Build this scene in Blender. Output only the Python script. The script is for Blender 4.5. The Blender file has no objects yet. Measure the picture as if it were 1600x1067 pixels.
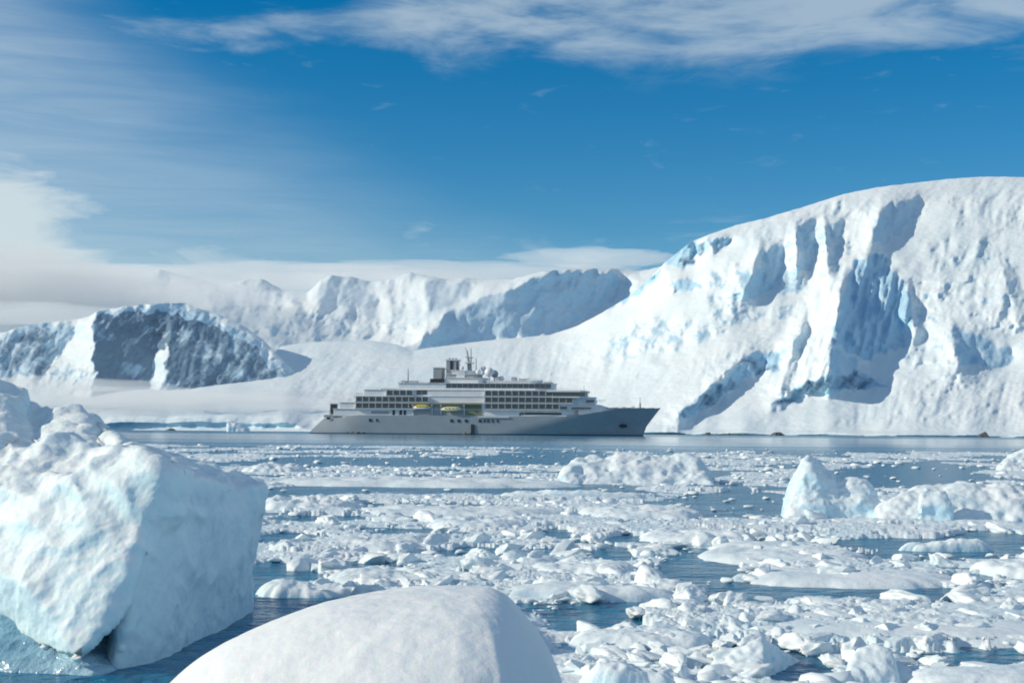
import bpy, bmesh, math, random
import numpy as np
from mathutils import Matrix, Vector, Euler

random.seed(7)
rng = np.random.default_rng(7)
sc = bpy.context.scene
COL = sc.collection

# ------------------------------------------------------------------ camera
F = 2222.0                       # focal length in photo pixels (1600 wide)
H = 2.2                          # eye height over the sea
ROLL = math.radians(0.45)
cam_d = bpy.data.cameras.new('camera')
cam = bpy.data.objects.new('camera', cam_d)
COL.objects.link(cam)
cam_d.sensor_width = 36.0
cam_d.lens = 36.0 * F / 1600.0
cam_d.clip_start = 0.1
cam_d.clip_end = 60000.0
PITCH = math.atan((672.3 - 533.5) / F)
RM = Euler((math.pi / 2 + PITCH, 0, 0)).to_matrix() @ Matrix.Rotation(ROLL, 3, 'Z')
cam.matrix_world = Matrix.Translation((0, 0, H)) @ RM.to_4x4()
sc.camera = cam
RN = np.array([list(r) for r in RM])

# ------------------------------------------------------------------ light
SUN_EL = math.radians(25.0)
SUN_AZ = math.radians(-97.0)    # measured from +Y (view direction) towards +X
sd = Vector((math.cos(SUN_EL) * math.sin(SUN_AZ), math.cos(SUN_EL) * math.cos(SUN_AZ), math.sin(SUN_EL)))
sl = bpy.data.lights.new('sun', 'SUN')
sl.energy = 3.4
sl.angle = math.radians(0.53)
sl.color = (1.0, 0.895, 0.705)
sun = bpy.data.objects.new('sun', sl)
sun.rotation_euler = sd.to_track_quat('Z', 'Y').to_euler()
sun.location = (-50, -20, 60)
COL.objects.link(sun)

world = bpy.data.worlds.new('World')
sc.world = world
world.use_nodes = True
SKY_STR = 0.14


def build_world():
    nt = world.node_tree
    N, L = nt.nodes, nt.links
    N.clear()
    out = N.new('ShaderNodeOutputWorld')
    bg = N.new('ShaderNodeBackground')
    bg.inputs['Strength'].default_value = SKY_STR
    sky = N.new('ShaderNodeTexSky')
    sky.sky_type = 'NISHITA'
    sky.sun_disc = False
    sky.sun_elevation = SUN_EL
    sky.sun_rotation = SUN_AZ
    sky.air_density = 0.9
    sky.dust_density = 0.0
    sky.ozone_density = 3.0
    tc = N.new('ShaderNodeTexCoord')
    sep = N.new('ShaderNodeSeparateXYZ')
    L.new(tc.outputs['Generated'], sep.inputs[0])

    def m(op, a, b=None, c=None, clamp=False):
        n = N.new('ShaderNodeMath')
        n.operation = op
        n.use_clamp = clamp
        for i, v in enumerate((a, b, c)):
            if v is None:
                continue
            if isinstance(v, (int, float)):
                n.inputs[i].default_value = v
            else:
                L.new(v, n.inputs[i])
        return n.outputs[0]

    def sstep(v, a, b):
        n = N.new('ShaderNodeMapRange')
        n.interpolation_type = 'SMOOTHSTEP'
        L.new(v, n.inputs[0])
        n.inputs[1].default_value = a
        n.inputs[2].default_value = b
        return n.outputs[0]

    def noise(sx, sy, scale, detail, rough, off=0.0):
        cb = N.new('ShaderNodeCombineXYZ')
        L.new(m('MULTIPLY', A, sx), cb.inputs[0])
        L.new(m('MULTIPLY', E, sy), cb.inputs[1])
        cb.inputs[2].default_value = off
        n = N.new('ShaderNodeTexNoise')
        n.inputs['Scale'].default_value = scale
        n.inputs['Detail'].default_value = detail
        n.inputs['Roughness'].default_value = rough
        n.inputs['Distortion'].default_value = 0.6
        L.new(cb.outputs[0], n.inputs['Vector'])
        return n.outputs['Fac']

    deg = 180 / math.pi
    A = m('MULTIPLY', m('ARCTAN2', sep.outputs[0], sep.outputs[1]), deg)
    E = m('MULTIPLY', m('ARCSINE', sep.outputs[2]), deg)
    # thin veil of high cloud on the sunward side
    n1 = noise(0.11, 1.5, 1.0, 8, 0.62, 3.1)
    n1b = noise(0.08, 0.3, 1.0, 3, 0.5, 9.1)
    Ac = m('MINIMUM', m('MAXIMUM', A, -60.0), 60.0)
    Eb = m('ADD', m('MULTIPLY', Ac, -0.55), 7.4)
    Eb = m('ADD', Eb, m('MULTIPLY', m('SUBTRACT', n1b, 0.5), 5.0))
    veil = m('MULTIPLY', sstep(m('SUBTRACT', Eb, E), -2.0, 5.0), sstep(E, 70.0, 22.0))
    dens = m('ADD', 0.16, m('MULTIPLY', sstep(A, -2.0, -24.0), 0.24))
    dens = m('ADD', dens, m('MULTIPLY', sstep(E, 13.0, 4.0), 0.10))
    c1 = m('MULTIPLY', m('MULTIPLY', veil, dens), m('ADD', 0.30, m('MULTIPLY', n1, 1.25)))
    # low bank along the mountains
    n2 = noise(0.22, 0.9, 1.0, 7, 0.55, 7.7)
    e2 = m('ADD', 6.9, m('MULTIPLY', sstep(A, -13.5, -20.5), 5.0))
    e2 = m('ADD', e2, m('MULTIPLY', sstep(A, 2.0, 10.0), 0.5))
    e2 = m('ADD', e2, m('MULTIPLY', m('SUBTRACT', n2, 0.5), 6.5))
    bank = m('MULTIPLY', sstep(m('SUBTRACT', e2, E), -0.8, 3.4), 0.90)
    # broken deck above; cover overhead, out of view, added for fill light
    n3 = noise(0.10, 0.42, 1.0, 7, 0.56, 1.3)
    n3b = noise(0.3, 1.1, 1.0, 6, 0.6, 5.3)
    band = sstep(E, 13.2, 16.2)
    band = m('MULTIPLY', band, sstep(A, -13.0, -2.0))
    n3c = m('ADD', m('MULTIPLY', n3, 0.75), m('MULTIPLY', n3b, 0.25))
    c3 = sstep(m('ADD', m('ADD', n3c, m('MULTIPLY', band, 0.20)), m('MULTIPLY', sstep(E, 18.0, 30.0), 0.08)), 0.53, 0.78)
    c3 = m('MULTIPLY', m('MULTIPLY', c3, sstep(E, 13.0, 15.0)), m('ADD', 0.34, m('MULTIPLY', sstep(E, 34.0, 20.0), 0.18)))
    # small wisps in the clear part
    n4 = noise(0.45, 1.8, 1.0, 5, 0.6, 21.0)
    c4 = m('MULTIPLY', sstep(n4, 0.60, 0.85), 0.14)
    c = m('MAXIMUM', m('MAXIMUM', c1, bank), m('MAXIMUM', c3, c4))
    c = m('MULTIPLY', c, sstep(E, -3.0, -1.0), clamp=True)
    hsv = N.new('ShaderNodeHueSaturation')
    hsv.inputs['Hue'].default_value = 0.496
    hsv.inputs['Saturation'].default_value = 1.46
    hsv.inputs['Value'].default_value = 0.66
    L.new(sky.outputs[0], hsv.inputs['Color'])
    mx = N.new('ShaderNodeMix')
    mx.data_type = 'RGBA'
    L.new(c, mx.inputs[0])
    L.new(hsv.outputs[0], mx.inputs[6])
    mx.inputs[7].default_value = (0.59 / SKY_STR, 0.68 / SKY_STR, 0.71 / SKY_STR, 1)
    L.new(mx.outputs[2], bg.inputs['Color'])
    L.new(bg.outputs[0], out.inputs[0])


build_world()
sc.view_settings.view_transform = 'Standard'
sc.view_settings.look = 'None'
sc.view_settings.exposure = 0.14
sc.view_settings.gamma = 1.0
sc.view_settings.use_curve_mapping = False
sc.render.engine = 'CYCLES'
cy = sc.cycles
cy.max_bounces = 6
cy.diffuse_bounces = 4
cy.glossy_bounces = 3
cy.transmission_bounces = 3
cy.volume_bounces = 3
cy.use_denoising = True
cy.filter_width = 1.9


# ------------------------------------------------------------------ helpers
def pdir(X, Y):
    """direction through a photo pixel, scaled to 1 m of depth along +Y"""
    X = np.asarray(X, float)
    Y = np.asarray(Y, float)
    a = (X - 800.0) / F
    b = -(Y - 533.5) / F
    c = -np.ones_like(a + b)
    x = RN[0, 0] * a + RN[0, 1] * b + RN[0, 2] * c
    y = RN[1, 0] * a + RN[1, 1] * b + RN[1, 2] * c
    z = RN[2, 0] * a + RN[2, 1] * b + RN[2, 2] * c
    return x / y, z / y


def at(X, Y, D):
    ux, uz = pdir(X, Y)
    return Vector((float(ux * D), float(D), float(H + uz * D)))


def sea_dist(X, Y, z=0.0):
    ux, uz = pdir(X, Y)
    return -(H - z) / uz


def at_sea(X, Y, z=0.0):
    return at(X, Y, float(sea_dist(X, Y, z)))


def _h(i, j, k, seed):
    n = (i.astype(np.int64) * 374761393 + j.astype(np.int64) * 668265263 + k * 2147483647 + seed * 974711) & 0xFFFFFFFF
    n = ((n ^ (n >> 13)) * 1274126177) & 0xFFFFFFFF
    n = (n ^ (n >> 16)) & 0xFFFFFFFF
    n = (n * 2246822519) & 0xFFFFFFFF
    return (n ^ (n >> 15)) & 0xFFFFFFFF


def perlin2(x, y, seed=0):
    x = np.asarray(x, float); y = np.asarray(y, float)
    xi = np.floor(x); yi = np.floor(y)
    fx = x - xi; fy = y - yi
    xi = xi.astype(np.int64); yi = yi.astype(np.int64)
    u = fx * fx * fx * (fx * (fx * 6 - 15) + 10)
    v = fy * fy * fy * (fy * (fy * 6 - 15) + 10)

    def g(i, j, dx, dy):
        a = _h(i, j, 0, seed) * (2 * math.pi / 4294967296.0)
        return np.cos(a) * dx + np.sin(a) * dy
    a = g(xi, yi, fx, fy); b = g(xi + 1, yi, fx - 1, fy)
    c = g(xi, yi + 1, fx, fy - 1); d = g(xi + 1, yi + 1, fx - 1, fy - 1)
    return 1.41 * (a + u * (b - a) + v * (c + u * (d - c) - a - u * (b - a)))


def perlin3(x, y, z, seed=0):
    xi = np.floor(x).astype(np.int64); yi = np.floor(y).astype(np.int64); zi = np.floor(z).astype(np.int64)
    fx = x - xi; fy = y - yi; fz = z - zi
    s = lambda t: t * t * t * (t * (t * 6 - 15) + 10)
    u, v, w = s(fx), s(fy), s(fz)
    r = 0
    for a in (0, 1):
        for b in (0, 1):
            for c in (0, 1):
                hh = _h(xi + a, yi + b, zi + c, seed)
                ph = (hh & 0xFFFF) * (2 * math.pi / 65536.0)
                cz = ((hh >> 16) & 0xFFFF) / 32768.0 - 1
                sz = np.sqrt(np.maximum(0, 1 - cz * cz))
                g = np.cos(ph) * sz * (fx - a) + np.sin(ph) * sz * (fy - b) + cz * (fz - c)
                r = r + g * (u if a else 1 - u) * (v if b else 1 - v) * (w if c else 1 - w)
    return r * 1.6


def fbm2(x, y, oct=5, seed=0, gain=0.5, ridged=False):
    r = 0; amp = 1.0; tot = 0
    for o in range(oct):
        n = perlin2(x * 2 ** o + 17.3 * o, y * 2 ** o - 9.1 * o, seed + o)
        if ridged:
            n = 1 - 2 * np.abs(n)
        r = r + amp * n; tot += amp; amp *= gain
    return r / tot


def fbm3(p, scale, oct=4, seed=0, gain=0.5, ridged=False):
    r = 0; amp = 1.0; tot = 0
    for o in range(oct):
        q = p * (scale * 2 ** o) + 11.7 * o
        n = perlin3(q[:, 0], q[:, 1], q[:, 2], seed + o)
        if ridged:
            n = 1 - 2 * np.abs(n)
        r = r + amp * n; tot += amp; amp *= gain
    return r / tot


def ss(a, b, x):
    t = np.clip((x - a) / (b - a), 0, 1)
    return t * t * (3 - 2 * t)


def worley(x, y, seed=0):
    xi = np.floor(x).astype(np.int64); yi = np.floor(y).astype(np.int64)
    f1 = np.full(x.shape, 9.0); f2 = np.full(x.shape, 9.0)
    cx = np.zeros_like(x); cyy = np.zeros_like(x); rnd = np.zeros_like(x)
    for a in (-1, 0, 1):
        for b in (-1, 0, 1):
            hh = _h(xi + a, yi + b, 3, seed)
            px = xi + a + (hh & 0xFFFF) / 65536.0
            py = yi + b + ((hh >> 16) & 0xFFFF) / 65536.0
            d = np.hypot(px - x, py - y)
            closer = d < f1
            f2 = np.where(closer, f1, np.minimum(f2, d))
            f1 = np.where(closer, d, f1)
            cx = np.where(closer, px, cx); cyy = np.where(closer, py, cyy)
            rnd = np.where(closer, _h(xi + a, yi + b, 9, seed) / 4294967296.0, rnd)
    return f1, f2, cx, cyy, rnd


def np_mesh(name, verts, faces, smooth=True):
    me = bpy.data.meshes.new(name)
    verts = np.asarray(verts, np.float32)
    faces = np.asarray(faces, np.int32)
    k = faces.shape[1]
    me.vertices.add(len(verts)); me.vertices.foreach_set('co', verts.ravel())
    me.loops.add(faces.size); me.loops.foreach_set('vertex_index', faces.ravel())
    me.polygons.add(len(faces))
    me.polygons.foreach_set('loop_start', np.arange(0, faces.size, k, dtype=np.int32))
    me.polygons.foreach_set('loop_total', np.full(len(faces), k, np.int32))
    me.update(calc_edges=True)
    me.validate()
    if smooth:
        me.polygons.foreach_set('use_smooth', np.ones(len(me.polygons), bool))
    return me


def grid_faces(nr, nc):
    i = np.arange(nr - 1)[:, None] * nc + np.arange(nc - 1)[None, :]
    return np.stack([i, i + 1, i + nc + 1, i + nc], -1).reshape(-1, 4)


def link(name, me, mat=None, parent=None):
    o = bpy.data.objects.new(name, me)
    COL.objects.link(o)
    if mat and me is not None:
        if not me.materials:
            me.materials.append(mat)
    if parent:
        o.parent = parent
    return o


def tag(o, label=None, cat=None, group=None, kind=None):
    if label: o['label'] = label
    if cat: o['category'] = cat
    if group: o['group'] = group
    if kind: o['kind'] = kind
    return o


def set_attr(me, name, vals):
    a = me.attributes.new(name, 'FLOAT', 'POINT')
    a.data.foreach_set('value', np.asarray(vals, np.float32).ravel())


# ------------------------------------------------------------------ materials
def new_mat(name):
    m = bpy.data.materials.new(name)
    m.use_nodes = True
    nt = m.node_tree
    return m, nt, nt.nodes['Principled BSDF']


def add_bump(nt, bs, layers, coord='Object'):
    tc = nt.nodes.new('ShaderNodeTexCoord')
    prev = None
    for scale, dist, detail, stretch in layers:
        mp = nt.nodes.new('ShaderNodeMapping')
        mp.inputs['Scale'].default_value = stretch
        nt.links.new(tc.outputs[coord], mp.inputs[0])
        n = nt.nodes.new('ShaderNodeTexNoise')
        n.inputs['Scale'].default_value = scale
        n.inputs['Detail'].default_value = detail
        n.inputs['Roughness'].default_value = 0.6
        nt.links.new(mp.outputs[0], n.inputs['Vector'])
        b = nt.nodes.new('ShaderNodeBump')
        b.inputs['Strength'].default_value = 1.0
        b.inputs['Distance'].default_value = dist
        nt.links.new(n.outputs['Fac'], b.inputs['Height'])
        if prev:
            nt.links.new(prev, b.inputs['Normal'])
        prev = b.outputs[0]
    nt.links.new(prev, bs.inputs['Normal'])
    return tc


def noise_color(nt, bs, tc, c0, c1, scale, coord='Object', detail=5, lo=0.35, hi=0.65):
    n = nt.nodes.new('ShaderNodeTexNoise')
    n.inputs['Scale'].default_value = scale
    n.inputs['Detail'].default_value = detail
    nt.links.new(tc.outputs[coord], n.inputs['Vector'])
    r = nt.nodes.new('ShaderNodeMapRange')
    r.inputs[1].default_value = lo
    r.inputs[2].default_value = hi
    nt.links.new(n.outputs['Fac'], r.inputs[0])
    mx = nt.nodes.new('ShaderNodeMix')
    mx.data_type = 'RGBA'
    nt.links.new(r.outputs[0], mx.inputs[0])
    mx.inputs[6].default_value = (*c0, 1)
    mx.inputs[7].default_value = (*c1, 1)
    nt.links.new(mx.outputs[2], bs.inputs['Base Color'])
    return mx


def ice_shade_on_steep(nt, bs, ice, lo, hi, scale):
    """blue ice tint on steep faces; on the mountains it also paints shade bluer"""
    N, L = nt.nodes, nt.links
    src = bs.inputs['Base Color'].links[0].from_socket
    g = N.new('ShaderNodeNewGeometry'); sp = N.new('ShaderNodeSeparateXYZ')
    L.new(g.outputs['Normal'], sp.inputs[0])
    tc = N.new('ShaderNodeTexCoord')
    n = N.new('ShaderNodeTexNoise'); n.inputs['Scale'].default_value = scale; n.inputs['Detail'].default_value = 5
    L.new(tc.outputs['Object'], n.inputs['Vector'])
    a = N.new('ShaderNodeMath'); a.operation = 'MULTIPLY_ADD'
    L.new(n.outputs['Fac'], a.inputs[0]); a.inputs[1].default_value = 0.5; L.new(sp.outputs[2], a.inputs[2])
    r = N.new('ShaderNodeMapRange'); L.new(a.outputs[0], r.inputs[0])
    r.inputs[1].default_value = hi + 0.25; r.inputs[2].default_value = lo + 0.25
    mx = N.new('ShaderNodeMix'); mx.data_type = 'RGBA'
    L.new(r.outputs[0], mx.inputs[0]); L.new(src, mx.inputs[6]); mx.inputs[7].default_value = (*ice, 1)
    L.new(mx.outputs[2], bs.inputs['Base Color'])
    return mx


def snow_mat(name, c0, c1, bump, sss=0.0, rough=0.6, cscale=1.0, spec=0.3, ice=None):
    m, nt, bs = new_mat(name)
    bs.inputs['Roughness'].default_value = rough
    bs.inputs['Specular IOR Level'].default_value = spec
    if sss:
        bs.inputs['Subsurface Weight'].default_value = sss
        bs.inputs['Subsurface Radius'].default_value = (0.25, 0.55, 1.0)
        bs.inputs['Subsurface Scale'].default_value = 0.12
    tc = add_bump(nt, bs, bump)
    noise_color(nt, bs, tc, c0, c1, cscale)
    if ice:
        ice_shade_on_steep(nt, bs, ice, 0.15, 0.6, 2.0)
    return m


ONE = (1, 1, 1)
M_BERG = snow_mat('berg_snow', (0.76, 0.86, 0.90), (0.84, 0.89, 0.91), [(1.5, 0.05, 4, ONE), (6, 0.016, 4, ONE)], sss=0.4, ice=(0.64, 0.84, 0.92))
M_BLUEICE = snow_mat('wet_blue_ice', (0.20, 0.40, 0.52), (0.38, 0.57, 0.68), [(4, 0.08, 4, ONE)], rough=0.25, spec=0.5)
M_HUMP = snow_mat('smooth_snow', (0.85, 0.89, 0.91), (0.87, 0.90, 0.91), [(1.2, 0.07, 4, ONE), (9, 0.007, 4, ONE), (45, 0.003, 3, ONE)], sss=0.4, ice=(0.76, 0.88, 0.92))
M_FLOE = snow_mat('floe_snow', (0.74, 0.85, 0.90), (0.83, 0.88, 0.91), [(4, 0.03, 5, ONE)], cscale=0.8, ice=(0.55, 0.77, 0.88))
M_CHUNK = snow_mat('chunk_ice', (0.72, 0.83, 0.88), (0.86, 0.89, 0.90), [(2, 0.01, 3, ONE)], cscale=1.5)
M_BRASH = snow_mat('brash_snow', (0.66, 0.80, 0.87), (0.83, 0.88, 0.91), [(5, 0.03, 5, ONE)], cscale=0.5, ice=(0.50, 0.73, 0.85))


def mountain_mat():
    m, nt, bs = new_mat('mountain_snow_rock')
    N, L = nt.nodes, nt.links
    bs.inputs['Roughness'].default_value = 0.7
    bs.inputs['Specular IOR Level'].default_value = 0.15
    tc = add_bump(nt, bs, [(0.015, 2.5, 5, ONE), (0.12, 0.5, 5, ONE)])
    noise_color(nt, bs, tc, (0.75, 0.85, 0.90), (0.81, 0.87, 0.90), 0.01)
    mx0 = ice_shade_on_steep(nt, bs, (0.50, 0.74, 0.87), 0.20, 0.62, 0.02)  # steep slopes tinted so their shade reads bluer
    ai = N.new('ShaderNodeAttribute'); ai.attribute_name = 'ice'  # blue shade painted into the cliff colour, broken up by noise
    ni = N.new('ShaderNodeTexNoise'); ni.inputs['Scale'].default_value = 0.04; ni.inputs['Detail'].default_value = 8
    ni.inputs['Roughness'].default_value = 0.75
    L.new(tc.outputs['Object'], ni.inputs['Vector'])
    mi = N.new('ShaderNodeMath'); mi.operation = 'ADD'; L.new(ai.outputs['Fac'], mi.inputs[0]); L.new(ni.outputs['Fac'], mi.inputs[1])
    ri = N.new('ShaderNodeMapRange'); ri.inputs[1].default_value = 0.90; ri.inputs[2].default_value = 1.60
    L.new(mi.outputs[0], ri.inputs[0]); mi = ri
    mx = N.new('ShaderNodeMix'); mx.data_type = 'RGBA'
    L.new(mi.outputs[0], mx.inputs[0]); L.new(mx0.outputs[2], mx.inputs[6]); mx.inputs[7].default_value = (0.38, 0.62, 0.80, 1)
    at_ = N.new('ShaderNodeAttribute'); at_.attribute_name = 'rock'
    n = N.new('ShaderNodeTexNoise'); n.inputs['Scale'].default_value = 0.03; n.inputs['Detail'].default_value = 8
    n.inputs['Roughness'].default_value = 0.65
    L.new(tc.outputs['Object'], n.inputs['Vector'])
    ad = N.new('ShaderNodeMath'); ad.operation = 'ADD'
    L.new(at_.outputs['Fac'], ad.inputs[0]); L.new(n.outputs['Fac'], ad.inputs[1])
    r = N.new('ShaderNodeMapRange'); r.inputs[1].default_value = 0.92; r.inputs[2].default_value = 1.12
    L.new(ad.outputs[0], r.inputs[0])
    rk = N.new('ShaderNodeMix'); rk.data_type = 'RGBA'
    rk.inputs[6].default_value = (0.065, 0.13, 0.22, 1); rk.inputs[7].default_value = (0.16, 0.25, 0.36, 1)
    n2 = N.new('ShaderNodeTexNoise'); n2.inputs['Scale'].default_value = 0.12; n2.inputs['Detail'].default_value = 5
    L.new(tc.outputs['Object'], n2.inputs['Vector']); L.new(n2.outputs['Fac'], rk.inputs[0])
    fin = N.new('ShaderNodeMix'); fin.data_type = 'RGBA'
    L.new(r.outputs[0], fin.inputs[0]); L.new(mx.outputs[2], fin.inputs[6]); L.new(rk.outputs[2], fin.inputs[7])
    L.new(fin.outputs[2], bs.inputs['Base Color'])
    return m


M_MTN = mountain_mat()


def sea_mat():
    m, nt, bs = new_mat('sea_water')
    N, L = nt.nodes, nt.links
    bs.inputs['Base Color'].default_value = (0.02, 0.18, 0.32, 1)
    bs.inputs['Roughness'].default_value = 0.28
    bs.inputs['IOR'].default_value = 1.333
    sx_ = None
    add_bump(nt, bs, [(0.5, 0.55, 4, (1, 1, 1)), (2.5, 0.18, 4, (0.7, 1, 1)), (9, 0.02, 3, ONE)])
    g = N.new('ShaderNodeNewGeometry'); sp = N.new('ShaderNodeSeparateXYZ'); L.new(g.outputs['Position'], sp.inputs[0])
    mp = N.new('ShaderNodeMapping'); mp.inputs['Scale'].default_value = (0.004, 0.02, 1)
    L.new(g.outputs['Position'], mp.inputs[0])
    n = N.new('ShaderNodeTexNoise'); n.inputs['Scale'].default_value = 1.0; n.inputs['Detail'].default_value = 4
    L.new(mp.outputs[0], n.inputs['Vector'])
    a = N.new('ShaderNodeMath'); a.operation = 'MULTIPLY_ADD'; L.new(n.outputs['Fac'], a.inputs[0]); a.inputs[1].default_value = 260
    L.new(sp.outputs[1], a.inputs[2])
    r = N.new('ShaderNodeMapRange'); r.interpolation_type = 'SMOOTHSTEP'
    r.inputs[1].default_value = 250; r.inputs[2].default_value = 420; L.new(a.outputs[0], r.inputs[0])
    r2 = N.new('ShaderNodeMapRange'); r2.interpolation_type = 'SMOOTHSTEP'
    r2.inputs[1].default_value = 900; r2.inputs[2].default_value = 620; L.new(a.outputs[0], r2.inputs[0])
    k = N.new('ShaderNodeMath'); k.operation = 'MULTIPLY'; L.new(r.outputs[0], k.inputs[0]); L.new(r2.outputs[0], k.inputs[1])
    for nd in list(N):
        if nd.bl_idname == 'ShaderNodeBump':
            q = N.new('ShaderNodeMath'); q.operation = 'MULTIPLY_ADD'; L.new(k.outputs[0], q.inputs[0])
            q.inputs[1].default_value = -0.93; q.inputs[2].default_value = 1.0
            L.new(q.outputs[0], nd.inputs['Strength'])
    q = N.new('ShaderNodeMath'); q.operation = 'MULTIPLY_ADD'; L.new(k.outputs[0], q.inputs[0])
    q.inputs[1].default_value = -0.12; q.inputs[2].default_value = 0.22
    L.new(q.outputs[0], bs.inputs['Roughness'])
    return m


def plain(name, col, rough=0.5, metal=0.0, spec=0.5, var=0.0, scale=1.0):
    m, nt, bs = new_mat(name)
    bs.inputs['Base Color'].default_value = (*col, 1)
    bs.inputs['Roughness'].default_value = rough
    bs.inputs['Metallic'].default_value = metal
    bs.inputs['Specular IOR Level'].default_value = spec
    if var:
        tc = nt.nodes.new('ShaderNodeTexCoord')
        noise_color(nt, bs, tc, tuple(c * (1 - var) for c in col), tuple(min(1, c * (1 + var)) for c in col), scale)
    return m


# ------------------------------------------------------------------ sea
me = np_mesh('sea', [(-20000, -500, 0), (20000, -500, 0), (20000, 30000, 0), (-20000, 30000, 0)], [(0, 1, 2, 3)], False)
tag(link('sea', me, sea_mat()), 'cold blue sea water with small ripples between the ice', kind='structure')


# ------------------------------------------------------------------ mountains
def poly_mask(XX, YY, pts, soft=3.0):
    """soft mask of a polygon on a photo-plane grid"""
    P = np.array(pts, float)
    inside = np.zeros(XX.shape, bool)
    dmin = np.full(XX.shape, 1e9)
    n = len(P)
    for i in range(n):
        x0, y0 = P[i]; x1, y1 = P[(i + 1) % n]
        cond = ((y0 > YY) != (y1 > YY)) & (XX < (x1 - x0) * (YY - y0) / ((y1 - y0) if y1 != y0 else 1e-9) + x0)
        inside ^= cond
        dx, dy = x1 - x0, y1 - y0
        t = np.clip(((XX - x0) * dx + (YY - y0) * dy) / (dx * dx + dy * dy + 1e-9), 0, 1)
        dmin = np.minimum(dmin, np.hypot(XX - x0 - t * dx, YY - y0 - t * dy))
    sdist = np.where(inside, dmin, -dmin)
    return ss(-soft, soft, sdist)


def warp(XX, YY, amt, scale, seed):
    return (XX + amt * fbm2(XX / scale, YY / scale, 4, seed, 0.6), YY + amt * fbm2(XX / scale + 31, YY / scale, 4, seed + 50, 0.6))


def integrate(p, q, du, corner):
    """surface whose gradient is closest to (p, q); long waves damped (corner in grid cells)"""
    ny, nx = p.shape
    P = np.zeros((2 * ny, 2 * nx)); Q = np.zeros_like(P)
    P[:ny, :nx] = p; P[:ny, nx:] = -p[:, ::-1]; P[ny:, :] = P[:ny, :][::-1]
    Q[:ny, :nx] = q; Q[:ny, nx:] = q[:, ::-1]; Q[ny:, :] = -Q[:ny, :][::-1]
    kx = np.fft.fftfreq(2 * nx, du) * 2 * math.pi
    ky = np.fft.fftfreq(2 * ny, du) * 2 * math.pi
    KX, KY = np.meshgrid(kx, ky)
    lam = (2 * math.pi / (corner * du)) ** 2
    R = (-1j * KX * np.fft.fft2(P) - 1j * KY * np.fft.fft2(Q)) / (KX ** 2 + KY ** 2 + lam)
    return np.real(np.fft.ifft2(R))[:ny, :nx]


def bilin(A, gx, gy):
    ny, nx = A.shape
    gx = np.clip(gx, 0, nx - 1.001); gy = np.clip(gy, 0, ny - 1.001)
    i = gy.astype(int); j = gx.astype(int); a = gy - i; b = gx - j
    return (A[i, j] * (1 - a) * (1 - b) + A[i + 1, j] * a * (1 - b) + A[i, j + 1] * (1 - a) * b + A[i + 1, j + 1] * a * b)


SP = 4.0


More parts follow.
